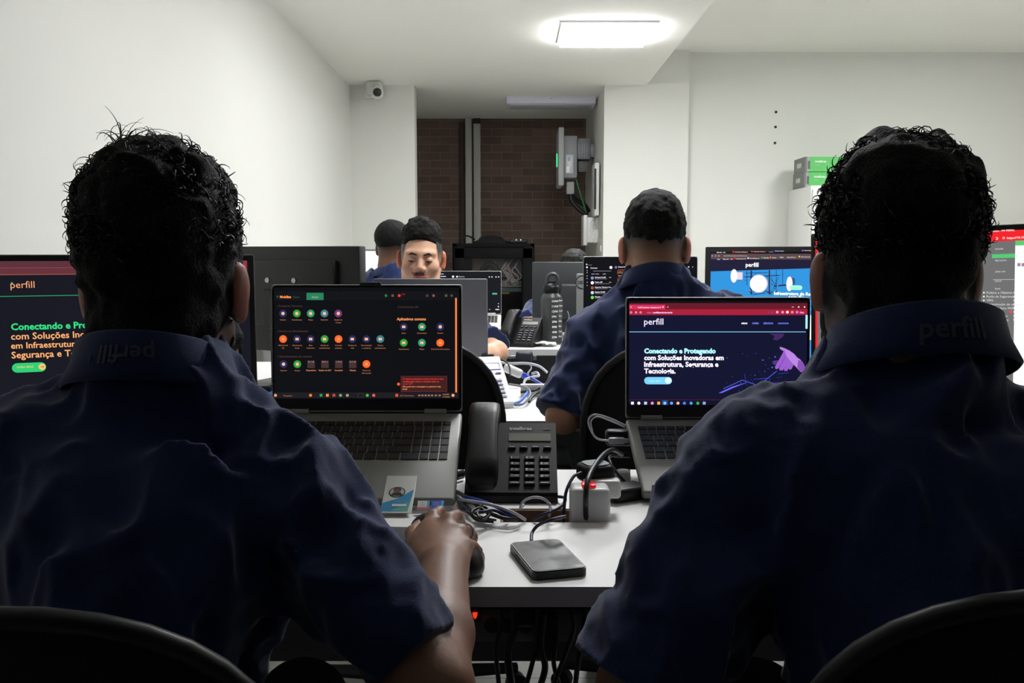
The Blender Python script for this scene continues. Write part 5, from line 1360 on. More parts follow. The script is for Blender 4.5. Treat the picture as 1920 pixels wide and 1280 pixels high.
# ------------------------------------------------------------------ office chairs
SEATM = mat('black_chair_fabric', '121315', .85, noise=.12, nscale=80, bump=.3, bscale=500, spec=.3)
def make_chair(label, loc, rotz, group=None, arms=True, top=.90):
    """backrest at local -y side, sitter faces +y"""
    r = thing('office_chair', label, 'office chair', loc, rotz, group)
    # rounded shell backrest curved around the sitter
    def shell(rx, rz, y0, th, n=2.6):
        rows = []; N = 40
        for q in np.linspace(0, 1, 9):
            row = []
            for i in range(N):
                a = 2*math.pi*i/N; c, s_ = math.cos(a), math.sin(a)
                x = rx*q*np.sign(c)*abs(c)**(2/n); z = rz*q*np.sign(s_)*abs(s_)**(2/n)
                row.append((x, z))
            rows.append(row)
        return rows
    rx, rz = .232, .235; zc = top-rz
    rows = shell(rx, rz, 0, 0)
    def cv(x, z, d): return (x, -.20 + .55*x*x + d - .10*(z/rz)**2*.3, zc+z)
    mb = MB()
    front = [[cv(x, z, .022 - .016*(i/8)**6) for x, z in rw] for i, rw in enumerate(rows)]; back = [[cv(x, z, -.022 + .016*(i/8)**6) for x, z in rw] for i, rw in enumerate(rows)]
    mb.grid(front, closed=True); mb.grid([list(reversed(b)) for b in back], closed=True)
    e1, e2 = front[-1], back[-1]
    mb.grid([e2, e1], closed=True)
    bk = mb.build('backrest', SEATM, r, smooth=60)
    mb = MB(); ed = [cv(x*1.015, z*1.015, -.012) for x, z in rows[-1]]; mb.tube(ed + [ed[0]], .009, 8, smooth=False, caps=False)
    mb.build('rim', mat('chair_rim_plastic', '141517', .45, noise=.05, spec=.4), bk, smooth=60)
    s_ = MB(); s_.box((0, .03, .45), (.48, .46, .07), .03, 4); s_.build('seat', SEATM, r)
    MB().tube([(0, .0, .43), (0, -.20, .42), (0, -.255, .48), (0, -.235, .62), (0, -.225, .68)], .018, 10).build('back_bracket', BLACKM, r)
    MB().cyl((0, 0, .12), (0, 0, .42), .025, n=18).build('gas_lift', BLACKM, r)
    MB().lathe([(.06, .07), (.06, .11), (.035, .14)], 20).build('hub', BLACKM, r)
    for i in range(5):
        a = 2*math.pi*i/5 + .3; e = (math.cos(a)*.29, math.sin(a)*.29)
        l = MB().tube([(math.cos(a)*.04, math.sin(a)*.04, .095), (e[0], e[1], .07)], [.022, .014], 8, smooth=False).build('leg', BLACKM, r)
        MB().cyl((e[0]-.014*math.sin(a), e[1]+.014*math.cos(a), .028), (e[0]+.014*math.sin(a), e[1]-.014*math.cos(a), .028), .027, n=16).build('caster', BLACKM, l)
    if arms:
        for sx in (-1, 1):
            MB().tube([(sx*.22, .05, .42), (sx*.275, .05, .43), (sx*.285, .05, .55), (sx*.285, .05, .625)], .014, 8).build('armrest_post', BLACKM, r)
            a = MB(); a.box((sx*.285, .05, .635), (.06, .24, .028), .012, 3); a.build('armrest', mat('black_glossy_armrest', '131316', .3, noise=.05), r)
    return r
make_chair('black office chair of the man nearest at left, curved back edge at bottom left', (-.41, .90, 0), 0, top=.89, arms=False)
make_chair('black office chair of the man nearest at right, curved back edge at bottom right', (.455, .90, 0), 0, top=.905, arms=False)
make_chair('empty-looking black round-backed office chair behind the left laptop', (-.262, 2.22, 0), math.radians(2), 'middle row chairs', top=.975)
make_chair('black office chair the middle man sits on, left of the right laptop', (.405, 2.235, 0), math.radians(-2), 'middle row chairs', top=.965)
make_chair('black office chair of the man facing us, hidden behind his laptop', (-.33, 3.44, 0), math.pi, arms=False, top=.84)
make_chair('black office chair of the far left man', (-.57, 4.17, 0), 0, arms=False, top=.80) 
make_chair('black office chair of the person at the back behind the dark monitor', (.34, 5.16, 0), math.pi, arms=False, top=.84)

# ------------------------------------------------------------------ desk telephones
def desk_phone(label, cx, yf, rotz, col='0f0f11', keycol='1c1d20', legend='c8c8c8', lcd='74766c', group='desk telephones', tilt=33, L=.165, hand=True, word='intelbras', body_w=.094, frame_lcd=None, zdesk=DESK, mats=None):
    """origin at the middle of the front edge of the key plate"""
    r = thing('desk_telephone', label, 'telephone', (cx, yf, zdesk), rotz, group)
    m = mats or mat('phone_plastic_'+col, col, .42, spec=.3, noise=.06, nscale=60, bump=.03, bscale=400)
    t = math.radians(tilt); hw = .066; x0 = -body_w/2 - hw; x1 = body_w/2
    # wedge body
    mb = MB()
    def wedge(xa, xb, z0, Lw, th=.018):
        prof = [(0, .002), (Lw*math.cos(t)+.012, .002), (Lw*math.cos(t)+.010, z0+Lw*math.sin(t)-.008), (Lw*math.cos(t)+.003, z0+Lw*math.sin(t)), (.003, z0), (0, z0-.005)]
        n = len(prof)
        mb.add([(xa, y, z) for y, z in prof] + [(xb, y, z) for y, z in prof], [tuple(range(n)), tuple(reversed(range(n, 2*n)))] + [(i, n+i, n+(i+1) % n, (i+1) % n) for i in range(n)])
    wedge(x0+.004, x1, .018, L); b = mb.build('body', m, r, smooth=20)
    Mp = Matrix.Translation((0, .003, .018)) @ Matrix.Rotation(t, 4, 'X')   # plate frame: x right, y up the slope, z out
    k = MB(); k.T = Mp
    k.box((0, L*.775, .0005), (body_w*.80, L*.12, .002), .0008, 1, col=lcd)
    if frame_lcd: 
        for (dx, dy, a, c_) in ((0, .068*L/.165, body_w*.86, .003), (0, -.068*L/.165, body_w*.86, .003)): k.box((dx, L*.775+dy*.17, .001), (a, c_*.8, .002), .0004, 1, col=frame_lcd)
        for dx in (-1, 1): k.box((dx*body_w*.43, L*.775, .001), (.0025, L*.145, .002), .0004, 1, col=frame_lcd)
    k.build('display', GLOSSP, r)
    k = MB(); k.T = Mp
    for j in range(4):
        k.box((-body_w*.33+j*body_w*.22, L*.615, .0018), (body_w*.15, L*.03, .004), .001, 1, col=keycol)
        k.box((-body_w*.33+j*body_w*.22, L*.615, .0042), (body_w*.10, L*.008, .0004), 0, 1, col=legend)
    for row in range(4):
        for c_ in range(3):
            x = -body_w*.27+c_*body_w*.27; y = L*(.46-.085*row)
            k.box((x, y, .002), (body_w*.19, L*.05, .005), .0012, 1, col=keycol)
            k.text('123456789*0#'[row*3+c_], x-body_w*.07, y-L*.014, .0047, size=L*.045, col=legend, bold=.02)
            if c_+row: k.box((x+body_w*.035, y, .0047), (body_w*.06, L*.008, .0002), 0, 1, col=legend)
    for c_ in range(3):
        k.box((-body_w*.27+c_*body_w*.27, L*.115, .002), (body_w*.2, L*.04, .004), .001, 1, col=keycol)
        k.box((-body_w*.27+c_*body_w*.27, L*.115, .0042), (body_w*.13, L*.010, .0003), 0, 1, col=legend)
    k.build('keypad', PRINT, r)
    if word:
        k = MB(); k.T = Mp; k.text(word, -body_w*.38, L*.885, .0008, width=body_w*.42, col='b8b8ba', bold=.02); k.box((body_w*.33, L*.895, .0006), (body_w*.13, L*.010, .0004), 0, 1, col='70706c'); k.build('lettering', PRINT, r)
    if hand:
        h = MB(); h.T = Mp; X = (x0 - body_w/2 - .0)/2 - .0; X = x0 + hw/2
        rows = []
        for y, wd, zz, hgt in ((-.004, .021, .010, .012), (.0, .026, .012, .022), (.012, .028, .016, .030), (.035, .028, .018, .030), (.055, .026, .026, .024), (.085, .0255, .031, .020), (.115, .026, .028, .024), (.135, .0285, .018, .034), (.160, .0285, .016, .034), (.176, .027, .013, .024), (.181, .021, .011, .012)):
            y = y*L/.165*1.02; n = 20; ring = []
            for i in range(n):
                a = 2*math.pi*i/n; c_, s_ = math.cos(a), math.sin(a)
                ring.append((X + wd*np.sign(c_)*abs(c_)**.55, y, zz + hgt/2 + hgt/2*np.sign(s_)*abs(s_)**.6))
            rows.append(ring)
        h.grid(rows, closed=True); h.add(rows[0], [tuple(range(20))]); h.add(rows[-1], [tuple(reversed(range(20)))])
        ho = h.build('handset', m, r, smooth=50)
        h = MB(); h.T = Mp; h.box((X, L*.93, .0505), (.010, .005, .0005), 0, 1, col='a0a0a4'); h.build('handset_mark', PRINT, ho)
    return r, Mp
ph1, _ = desk_phone('black desk telephone in the foreground between the two laptops', P(993, 945, 1.48).x, onz(960, 944, DESK).y, math.radians(-1), tilt=33, L=.168)
desk_phone('white desk telephone in the middle row beside the black chair', P(928, 767, 2.40).x, onz(960, 767, DESK).y, math.radians(17), col='d8d8de', keycol='b8b8c8', legend='6a6a9a', lcd='e6e6f0', tilt=38, L=.175, frame_lcd='4a44b0', word=None, body_w=.106)
desk_phone('black desk telephone on the far desk beside the water bottle', P(978, 650, 4.25).x, onz(960, 651, DESK).y, math.radians(-22), tilt=40, L=.165)
# ---- front phone's coiled cord
co = MB(); pa = [Vector(onz(870, 900, DESK)) + Vector((0, .0, .012)), Vector(onz(845, 905, DESK)) + Vector((0, 0, .012)), Vector(onz(815, 900, DESK)) + Vector((0, .02, .012))]
pts = []
cc = catmull(pa, 30); 
for i, p in enumerate(cc):
    for j in range(6):
        a = (i*6+j)/6*2*math.pi*1.0; pts.append((p[0] + (j/6)*(cc[min(i+1, len(cc)-1)][0]-p[0]), p[1] + .007*math.cos(a), p[2] + .007*math.sin(a)))
co.tube(pts, .0019, 5, smooth=False); cord = co.build('coiled_cord', BLACKC, None, smooth=60); tag(cord, 'black coiled telephone cord on the desk left of the foreground telephone', 'cord')

# ------------------------------------------------------------------ mouse, mouse pad, smartphone
r = thing('mouse_pad', 'dark grey mouse pad under the hand of the man at left', 'mouse pad', (*onz(790, 1030, DESK)[:2], DESK))
pad = MB(); pc = Vector(onz(790, 1030, DESK)); pp_ = [Vector(onz(*q, DESK))-pc for q in ((700, 990), (800, 992), (845, 1062), (800, 1085), (660, 1085))]
pad.prism([(p.x, p.y) for p in reversed(pp_)], .0005, .003); pad.build('mat', mat('dark_grey_pad', '34353a', .8, noise=.1, nscale=60), r, smooth=0)
a = Vector(onz(800, 978, .757)); b_ = Vector(onz(872, 1082, .757)); ax = (a-b_); mc = (a+b_)/2; ang = math.atan2(ax.y, ax.x)
S = SDF((mc.x-.14, mc.y-.16, DESK), (mc.x+.14, mc.y+.16, DESK+.06), .0026)
d = ax.normalized(); n_ = Vector((-d.y, d.x, 0))
Rm = np.stack([np.array(d), np.array(n_), np.array([0, 0, 1.])], 1)
S.ell(np.array(mc)+[0, 0, .002], (ax.length*.46, .034, .030), Rm, .01); S.ell(np.array(b_)+np.array(d)*.035+[0, 0, .004], (.036, .033, .030), Rm, .02); S.ell(np.array(a)-np.array(d)*.035, (.034, .030, .018), Rm, .02)
S.half((mc.x, mc.y, DESK+.0035), (0, 0, -1), .002)
V, Q = S.mesh(); mr = thing('computer_mouse', 'black computer mouse under the hand of the man at left', 'mouse', (mc.x, mc.y, DESK+.003)); np_obj('shell', V, Q, BLACKP, mr)
S = SDF((b_.x-.09, b_.y-.07, DESK), (b_.x+.09, b_.y+.09, DESK+.05), .0026)
w0 = np.array(onz(846, 1076, DESK+.012)); w1 = np.array(onz(889, 1052, DESK+.012))
S.ell((w0+w1)/2+[0, .004, .0], (.034, .022, .016), np.stack([(w1-w0)/np.linalg.norm(w1-w0), np.cross([0, 0, 1.], (w1-w0)/np.linalg.norm(w1-w0)), np.array([0, 0, 1.])], 1), .01); S.cone(w0+[0, -.002, 0], w1+[0, .012, 0], .017, .014, .012)
S.half((0, 0, DESK+.0005), (0, 0, -1), .002)
V, Q = S.mesh(); wr = thing('wrist_rest', 'dark grey gel wrist rest right of the mouse hand', 'wrist rest', ((w0[0]+w1[0])/2, (w0[1]+w1[1])/2, DESK)); np_obj('cushion', V, Q, mat('grey_gel', '2e3032', .35, noise=.05), wr)

c4 = [Vector(onz(*q, .762)) for q in ((963, 1018), (1046, 1014), (1092, 1060), (1003, 1067))]
cen = sum(c4, Vector())/4; ex = ((c4[1]-c4[0])+(c4[2]-c4[3]))/2; ey = ((c4[0]-c4[3])+(c4[1]-c4[2]))/2
w, l = .074, max(.125, ey.length*1.02); ang = math.atan2(ey.y, ey.x) - math.pi/2
r = thing('smartphone', 'black smartphone with a smudged screen lying on the near desk', 'smartphone', (cen.x, cen.y, DESK), ang)
def rrect(w, l, rad, n=6): return [(sx*(w/2-rad)+rad*math.cos(a), sy*(l/2-rad)+rad*math.sin(a)) for sx, sy, a0 in ((1, 1, 0), (-1, 1, 90), (-1, -1, 180), (1, -1, 270)) for a in np.radians(np.linspace(a0, a0+90, n))]
mb = MB(); mb.prism(rrect(w, l, .010), .0005, .0105); mb.prism(rrect(w-.003, l-.003, .009), .0105, .012); mb.build('case', mat('black_phone_case', '0c0c0e', .4, noise=.1, spec=.5), r, smooth=30)
gl = mat('smudged_glass', '20211d', .12, noise=.12, nscale=35, spec=.12)
nt = gl.node_tree; nn = nt.nodes.new('ShaderNodeTexNoise'); nn.inputs['Scale'].default_value = 28; rr = nt.nodes.new('ShaderNodeMapRange'); rr.inputs['From Min'].default_value = .45; rr.inputs['From Max'].default_value = .75; rr.inputs['To Min'].default_value = .28; rr.inputs['To Max'].default_value = .5
tcn = nt.nodes.new('ShaderNodeTexCoord'); nt.links.new(tcn.outputs['Object'], nn.inputs['Vector']); nt.links.new(nn.outputs['Fac'], rr.inputs['Value']); nt.links.new(rr.outputs['Result'], nt.nodes['Principled BSDF'].inputs['Roughness'])
mb = MB(); mb.prism(rrect(w-.007, l-.007, .008), .012, .0123); mb.build('screen', gl, r, smooth=0)
MB().box((-w/2-.0004, l*.12, .006), (.001, .02, .003), .0004, 1).build('side_button', BLACKP, r)

# ------------------------------------------------------------------ power strip, adapters
WP = mat('white_power_plastic', 'cfcfd0', .4, noise=.02, nscale=30)
p = P(1103, 945, HY0+.05)
r = thing('power_strip', 'white power strip with red lit switch standing in the desk opening', 'power strip', (p.x, HY0+.028, DESK-.1))
zt = P(1100, 906, HY0+.04).z - (DESK-.1)
mb = MB(); mb.box((0, 0, zt/2), (.062, .05, zt), .008, 3); mb.box((.022, .03, zt-.012), (.06, .03, .03), .006, 3); mb.build('housing', WP, r)
MB().box((-.002, -.004, zt+.002), (.022, .024, .006), .002).build('switch', mat('red_lit_switch', 'b01010', .3, emit=('c01818', .55)), r, label='red lit rocker switch')
r2 = thing('power_adapter', 'black square power adapter with glossy top plugged above the power strip', 'power adapter', (P(1118, 890, HY0+.07).x, HY0+.085, DESK))
pz0 = P(1118, 903, HY0+.085).z-DESK; pz1 = P(1118, 868, HY0+.085).z-DESK
mb = MB(); mb.box((0, 0, (pz0+pz1)/2), (.052, .052, pz1-pz0), .009, 3, R=None); o = mb.build('body', BLACKP, r2); o.rotation_euler = (0, 0, math.radians(20))
MB().box((0, 0, (pz0+.001)/2), (.036, .036, max(pz0-.001, .01)), .005, 2).build('plug', WP, r2, label='white plug block')
mb = MB(); mb.prism(rrect(.040, .040, .012), pz1, pz1+.0012); o = mb.build('top_plate', mat('glossy_grey_plate', '8c9498', .15, metal=.3, noise=.03), r2, smooth=0); o.rotation_euler = (0, 0, math.radians(20))
for k_, (px, py, s_) in enumerate(((1150, 905, .024), (1168, 900, .026))):
    q = onz(px, py+8, DESK); o = MB().lathe([(s_/2, .0005), (s_/2+.001, .010), (s_/2, .024), (s_/2-.003, .027)], 20).build('plug_cap', WP, None, smooth=40); o.location = (q.x, q.y, DESK)
    tag(o, 'small white plug cap on the desk right of the black adapter, %s one' % ('left' if k_ == 0 else 'right'), 'plug')
q = onz(1160, 935, DESK); o = MB().box((0, 0, .012), (.075, .05, .023), .008, 3).build('charger_brick', BLACKP, None); o.location = (q.x+.01, q.y, DESK+.001); o.rotation_euler = (0, 0, .5); tag(o, 'black charger brick on the desk against the right sleeve', 'charger')
# USB plugs on the right laptop's left side
q = P(1156, 826, 1.66)
r = thing('usb_plug', 'pale metal-ended plug pushed into the left side of the right laptop', 'plug', (q.x, q.y, q.z))
MB().box((0, 0, 0), (.030, .010, .012), .003).build('shell', mat('grey_white_plastic', 'a8a8ac', .35, noise=.03), r); MB().box((.016, 0, 0), (.014, .007, .008), .001).build('connector', STEEL, r)
q = P(1160, 808, 1.69); r = thing('usb_hub', 'small black hub hanging at the left side of the right laptop', 'usb hub', (q.x, q.y, q.z-.012))
MB().box((0, 0, 0), (.05, .03, .03), .007, 3).build('shell', BLACKP, r)
q = P(1166, 852, 1.66); r = thing('power_connector', 'black round power connector at the left side of the right laptop', 'plug', (q.x, q.y, q.z))
MB().cyl((-.014, 0, 0), (.014, 0, 0), .006, n=14).build('barrel', BLACKP, r)

# ------------------------------------------------------------------ cables
WHC = mat('pale_grey_cable', 'b8b8c0', .4, noise=.05); BLC = mat('blue_cable', '2c48a8', .4, noise=.05); DBC = mat('dark_blue_cable', '23264a', .45, noise=.05)
def wd(*pts, lift=.004): return [tuple(onz(x, y, DESK+lift+(z if z else 0))) for x, y, z in [(q+(0,))[:3] for q in pts]]
def cab(label, pts, rad=.0022, m=BLACKC, group='loose cables on the near desk'): return wire('cable', label, 'cable', pts, rad, m, group)
cab('pale cable looping above the black chair beside the right laptop', [P(1148, 826, 1.66), P(1120, 822, 1.66), P(1106, 802, 1.66), P(1104, 785, 1.66), P(1116, 777, 1.66), P(1140, 783, 1.67), P(1172, 797, 1.68)], .0019, WHC)
cab('second pale cable nested in the loop beside the right laptop', [P(1148, 828, 1.67), P(1118, 821, 1.68), P(1109, 800, 1.68), P(1109, 788, 1.68), P(1120, 781, 1.68), P(1142, 788, 1.69), P(1172, 801, 1.69)], .0013, WHC)
cab('black cable arching from the right laptop down in front of the power strip', [P(1166, 852, 1.65), P(1150, 843, 1.6), P(1132, 852, 1.5), P(1112, 878, 1.42), P(1101, 905, HY0+.0), P(1098, 940, HY0-.012), P(1099, 976, HY0+.01), P(1100, 980, HY0+.02)], .0042)
cab('black cable running from the right laptop down behind the white caps', [P(1160, 852, 1.65), P(1142, 858, 1.62), P(1156, 885, 1.58), tuple(onz(1180, 912, DESK+.005))], .0028)
cab('dark blue cable curving down from the black adapter into the opening', [P(1090, 886, HY0+.06), P(1075, 894, HY0+.05), P(1062, 920, HY0+.03), P(1058, 950, HY0+.02), P(1057, 976, HY0+.03), (P(1057, 990, HY0+.03).x, HY0+.02, DESK-.06)], .0026, DBC)
cab('dark cable from the opening curving to the top end of the smartphone', wd((1060, 968, .03), (1035, 974, .03), (1010, 984, .018), (998, 998, .008), (996, 1014, .003)), .0025, DBC)
cab('pale cable making a small ring in front of the foreground telephone', [P(982, 951, 1.37)+Vector((0, 0, .004))] + [P(1004+28*math.cos(a), 952-20*math.sin(a), 1.36) for a in np.linspace(math.pi, .15, 9)] + [tuple(onz(1030, 968, DESK+.004))], .0022, WHC)
random.seed(12)
labs = ['thick black cable', 'thin black cable', 'blue cable', 'pale grey cable', 'dark blue cable', 'black cable', 'thin pale cable', 'black cable', 'dark cable']
specs = [(wd((850, 918), (880, 935, .01), (905, 955, .012), (940, 970, .01), (970, 974, .004)), .0034, BLACKC), (wd((852, 925), (875, 948, .006), (900, 968, .008), (930, 975)), .002, BLACKC),
  (wd((868, 930, .012), (900, 938, .02), (930, 950, .02), (955, 964, .012), (962, 974, .004)), .0028, BLC), (wd((860, 936, .01), (900, 942, .022), (935, 950, .022), (965, 962, .014), (985, 974)), .0026, WHC),
  (wd((875, 955, .01), (900, 960, .02), (925, 956, .02), (948, 968, .008), (953, 976)), .0026, DBC), (wd((858, 940), (880, 962, .004), (898, 972, .004), (915, 965, .012), (900, 952, .02), (884, 960, .02), (893, 974, .01), (925, 978, .004)), .0022, BLACKC),
  (wd((848, 955), (880, 966, .002), (905, 982, .0), (950, 992, .0), (975, 986)), .001, WHC), (wd((905, 946, .014), (895, 962, .02), (905, 974, .014), (918, 964, .012), (908, 950, .016), (890, 962, .02)), .002, BLACKC),
  (wd((1040, 930), (1060, 934, .012), (1050, 950, .016), (1020, 964, .01), (1000, 974)), .0026, DBC)]
where = ['running from the left laptop to the desk opening', 'lying lowest beside the left laptop', 'arched over the others left of the desk opening', 'lying over the tangle left of the desk opening', 'dipping into the left end of the desk opening', 'coiled in the tangle right of the mouse hand', 'lying flat on the desk in front of the tangle', 'forming the small knot of the tangle', 'running beside the foreground telephone to the opening']
for (pts, rad, m), a_, b2 in zip(specs, labs, where): cab(a_ + ' ' + b2, pts, rad, m)
cab('short dark cable end leaning against the right laptop front', wd((1155, 892, .004), (1165, 887, .006), (1180, 882, .004)), .0024, DBC)

# middle desk tangle
def wd2(*pts): return [tuple(P(x, y, Y)) for x, y, Y in pts]
mg = 'loose cables behind the middle desk'
cab('pale cable sagging from the laptop lid towards the seated man', wd2((912, 672, 2.86), (950, 681, 2.84), (985, 681, 2.82), (1010, 686, 2.8), (1026, 698, 2.78)), .0042, WHC, mg)
cab('thick pale cable looping upward below the far desk', wd2((982, 722, 2.72), (985, 712, 2.74), (1000, 706, 2.76), (1010, 704, 2.78), (1006, 698, 2.8), (998, 700, 2.82)), .0042, WHC, mg)
cab('blue network cable running from the white adapter to the seated man', wd2((988, 705, 2.76), (1002, 712, 2.74), (1018, 722, 2.7), (1030, 728, 2.7)), .0045, BLC, mg)
cab('blue cable curved on the middle desk right of the white telephone', wd2((962, 757, 2.42), (975, 752, 2.45), (986, 740, 2.5), (990, 734, 2.56)), .0045, mat('bright_blue_cable', '3c6cd0', .4, noise=.05), mg)
cab('grey cable curved in front of the blue one on the middle desk', wd2((964, 759, 2.42), (980, 757, 2.42), (992, 745, 2.46), (994, 735, 2.52), (985, 726, 2.58), (955, 720, 2.62)), .0036, mat('grey_cable', '74767c', .4, noise=.05), mg)
cab('black cable running across the paper on the middle desk', wd2((976, 735, 2.6), (1000, 732, 2.6), (1016, 724, 2.62), (1028, 716, 2.64)), .004, BLACKC, mg)
cab('second black cable lower across the paper on the middle desk', wd2((992, 753, 2.5), (1000, 742, 2.56), (1014, 733, 2.6), (1026, 728, 2.62)), .004, BLACKC, mg)
cab('thin dark cable from the laptop lid down over the white adapter', wd2((918, 672, 2.85), (945, 676, 2.82), (955, 686, 2.76), (957, 704, 2.72)), .003, BLACKC, mg)
q = P(962, 695, 2.78)
r = thing('network_adapter', 'white network adapter with rounded ends resting on cables behind the white telephone', 'network adapter', (q.x, q.y, q.z))
o = MB().box((0, 0, 0), (.062, .026, .028), .010, 4).build('shell', wp, r); o.rotation_euler = (0, math.radians(24), 0)
o = MB().box((.040, 0, 0), (.026, .016, .018), .004).build('connector', mat('blue_plug', '2c50c0', .4, noise=.03), r, label='blue plug'); o.rotation_euler = (0, math.radians(24), 0)
q = P(915, 668, 2.88); o = MB().box((0, 0, 0), (.04, .02, .016), .004).build('usb_connector', BLACKM); o.location = q; tag(o, 'black plug at the lower right corner of the grey laptop lid', 'plug')
q = onz(1010, 722, DESK); o = MB().box((0, 0, .018), (.10, .02, .034), .002).build('white_card', mat('white_card', 'd8d8dc', .6, noise=.02)); o.location = (P(1008, 730, 2.62).x, 2.62, DESK+.001); tag(o, 'small white card standing behind the cables on the middle desk', 'card')
# outlet box clamped to the far desk's front edge
q = P(983, 668, Y3F-.02)
r = thing('outlet_box', 'dark rounded outlet box clamped under the front edge of the far desk', 'outlet box', (q.x, Y3F-.035, q.z))
MB().box((0, 0, .0), (.074, .04, .05), .014, 4).build('case', mat('dark_violet_plastic', '2c2c38', .4, noise=.04), r)
o = MB().box((-.075, .01, -.002), (.085, .012, .012), .002).build('rail', STEEL, r); o = MB().box((.045, .0, -.004), (.014, .02, .02), .002).build('end_piece', STEEL, r)
cab('pale thin cable hanging in a loop under the outlet box', wd2((992, 678, 3.9), (996, 690, 3.88), (990, 700, 3.86), (994, 712, 3.86)), .004, WHC, mg)
# paper, bottle
mb = MB(); random.seed(2)
rows = []
for i in range(9):
    row = []
    for j in range(9):
        x = -.06+.12*i/8; y = -.045+.09*j/8
        row.append((x, y, .006+.014*abs(math.sin(i*1.3+j*.9))*(1-i/10)+random.uniform(0, .006)))
    rows.append(row)
mb.grid(rows); o = mb.build('paper_napkin', mat('white_paper', 'dededc', .8, noise=.02), smooth=40)
q = onz(1010, 650, DESK); o.location = (q.x+.02, q.y+.03, DESK+.001); tag(o, 'crumpled white paper napkin on the far desk between telephone and bottle', 'paper')
md = o.modifiers.new('thick', 'SOLIDIFY'); md.thickness = .0012
cb = P(1034, 646, 4.16)
bt = thing('water_bottle', 'smoky translucent water bottle with white time marks on the far desk', 'bottle', (cb.x, onz(1034, 646, DESK).y+.04, DESK))
bl = mat('smoky_bottle_plastic', '4a4c4c', .35, noise=.05); bl.node_tree.nodes['Principled BSDF'].inputs['Transmission Weight'].default_value = .35
R0 = .050
MB().lathe([(.044, .001), (R0, .008), (R0, .21), (.046, .222), (.036, .232), (.034, .238)], 36).build('body', bl, bt, smooth=35)
MB().lathe([(.038, .236), (.040, .240), (.040, .262), (.034, .272), (.020, .280), (.018, .290)], 32).build('cap', BLACKP, bt, smooth=35)
MB().tube([(-.018, 0, .272), (-.022, 0, .288), (-.016, 0, .312), (.0, 0, .322), (.018, 0, .318), (.026, 0, .300), (.022, 0, .276)], [.009, .008, .008, .008, .009, .010, .010], 10).build('carry_loop', mat('grey_loop', '3a3b3d', .4, noise=.05), bt)
mb = MB(); 
def cylpt(x, z): a = (x)/R0; return (R0*1.006*math.sin(a), -R0*1.006*math.cos(a), z)
for k_, t in enumerate(['5PM', '4PM', '3PM', '2PM', '1PM', '12PM', '11AM', '10AM'][::-1]):
    z = .195 - k_*.0235; vs, fs, w_, h_ = text_mesh(t, .03); s_ = .013
    mb.add([cylpt(.0+v[0]*s_, z+v[1]*s_) for v in vs], fs, 'f0f0f0')
    vs, fs, w_, h_ = text_mesh(['Bom dia', 'Comece', 'Continue', 'Foco', 'Beba', 'Mais', 'Quase', 'Pronto'][k_], .03)
    mb.add([cylpt(.034+v[0]*s_*.9, z+.003+v[1]*s_*.9) for v in vs], fs, 'f0f0f0')
mb.build('time_marks', PRINT, bt, smooth=0, label='white printed time marks')
cab('thin pale earphone cable beside the water bottle', wd2((1064, 583, 4.3), (1067, 592, 4.3), (1066, 600, 4.3), (1069, 612, 4.32), (1068, 630, 4.35)), .002, WHC, mg)

# keyboard of the middle man and things at the left of the middle desk
q = P(1101, 742, 2.62)
r = thing('notebook', 'blue-edged notepad on the middle desk under the arm of the seated man', 'notepad', (q.x, 2.66, DESK)); MB().box((0, 0, .008), (.12, .1, .014), .002).build('pages', mat('white_paper', 'dededc', .8), r); MB().box((0, 0, .019), (.125, .1, .006), .002).build('cover', mat('bright_blue_cover', '2f9ad8', .4, noise=.03), r)
q = onz(492, 742, DESK); o = MB().box((0, 0, .004), (.3, .2, .006), .001).build('folder', mat('blue_cover', '3a6fae', .5, noise=.03)); o.location = (q.x-.05, q.y+.02, DESK+.001); tag(o, 'thin blue folder at the left of the middle desk, seen below the monitor back', 'folder')
for k_, (px, py) in enumerate(((492, 738), (490, 762))):
    q = onz(px, py, DESK); o = MB().box((0, 0, .009), (.12, .045, .016), .006, 3).build('charger_brick', BLACKP); o.location = (q.x-.03, q.y+(.0 if k_ else .0), DESK+(.006 if k_ == 0 else 0)+.002)
    tag(o, ['black charger brick farther back left of the near left laptop', 'black charger brick nearer left of the near left laptop'][k_], 'charger')

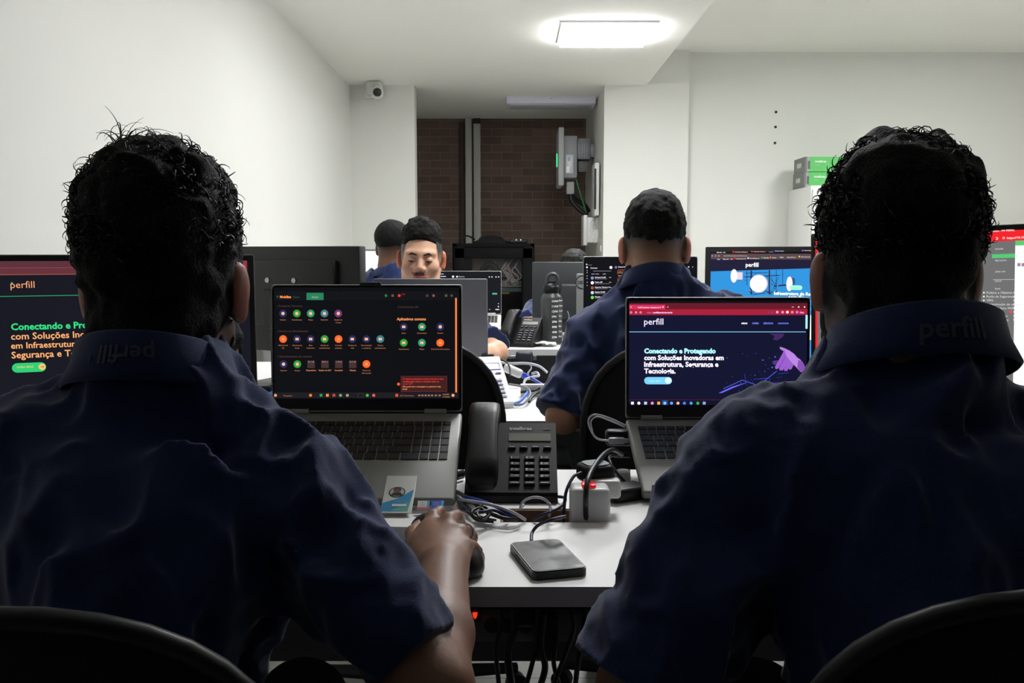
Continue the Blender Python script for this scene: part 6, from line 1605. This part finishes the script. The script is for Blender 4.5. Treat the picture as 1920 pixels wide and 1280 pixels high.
# ------------------------------------------------------------------ under the near desk
yp = Yp+.12 - .008
def up(px, py, d=0.0): return P(px, py, yp-d)
a, b_ = up(878, 1140), up(1108, 1192)
r = thing('power_rail', 'dark grey power rail with sockets under the near desk', 'power strip', ((a.x+b_.x)/2, yp-.014, (a.z+b_.z)/2))
MB().box((0, 0, 0), (b_.x-a.x, .024, abs(a.z-b_.z)), .004).build('housing', mat('grey_rail_plastic', '58585c', .5, noise=.04), r)
s0 = up(891, 1149, .026); off = r.location
MB().box(s0-Vector(off)-Vector((0, .0, 0)), (.016, .006, .028), .002).build('switch_bezel', BLACKP, r)
MB().prism([(-.0042, .0035), (.0042, .0035), (.0028, -.004), (.0, -.0075), (-.0028, -.004)][::-1], 0, .002).build('switch', mat('red_neon', 'ff2010', .4, emit=('ff3010', 1.1)), r, smooth=0, label='red glowing switch'); sw = [o for o in scene.objects if o.name.startswith('switch') and o.parent == r][-1]
for o in [o for o in scene.objects if o.parent == r and o.data and 'red_neon' in [m.name for m in o.data.materials]]:
    o.location = s0-Vector(off)-Vector((0, .0055, 0)); o.rotation_euler = (math.radians(90), 0, 0)
for k_, px in enumerate((922, 950, 985)):
    s1 = up(px, 1172, .027)-Vector(off); mb = MB(); mb.cyl(s1, s1+Vector((0, -.002, 0)), .013, n=20)
    for dx, dz in ((-.006, .002), (.006, .002), (0, -.005)): mb.cyl(s1+Vector((dx, -.002, dz)), s1+Vector((dx, -.003, dz)), .0022, n=8)
    mb.build('socket', BLACKM, r)
ug = 'cables hanging under the near desk'
for k_, (pts, rad, wh) in enumerate([(((938, 1140), (940, 1170), (930, 1215), (936, 1290)), .004, 'leftmost'), (((966, 1140), (965, 1180), (952, 1225), (960, 1290)), .0065, 'thick, second from left'), (((1010, 1140), (1008, 1190), (1000, 1235), (985, 1290)), .004, 'third from left'),
    (((1042, 1140), (1044, 1190), (1038, 1240), (1050, 1290)), .004, 'fourth from left'), (((1072, 1140), (1075, 1180), (1058, 1230), (1036, 1290)), .004, 'fifth from left'), (((1020, 1150), (1014, 1210), (1022, 1250), (1012, 1290)), .0055, 'behind the dangling adapter'), (((1098, 1140), (1092, 1200), (1084, 1240), (1078, 1290)), .0045, 'rightmost')]):
    cab('black cable hanging under the near desk, ' + wh, [tuple(up(x, y, .06+.012*(k_ % 3))) for x, y in pts], rad, BLACKC, ug)
q = up(1022, 1185, .045); r = thing('hanging_adapter', 'black power adapter hanging among the cables under the near desk', 'power adapter', q)
MB().box((0, 0, 0), (.04, .03, .09), .008, 3).build('shell', BLACKM, r)
q = up(985, 1155, .04); r = thing('hanging_plug', 'black plug hanging in the power rail under the near desk', 'plug', q)
MB().box((0, 0, 0), (.035, .03, .03), .008, 3).build('shell', BLACKM, r)
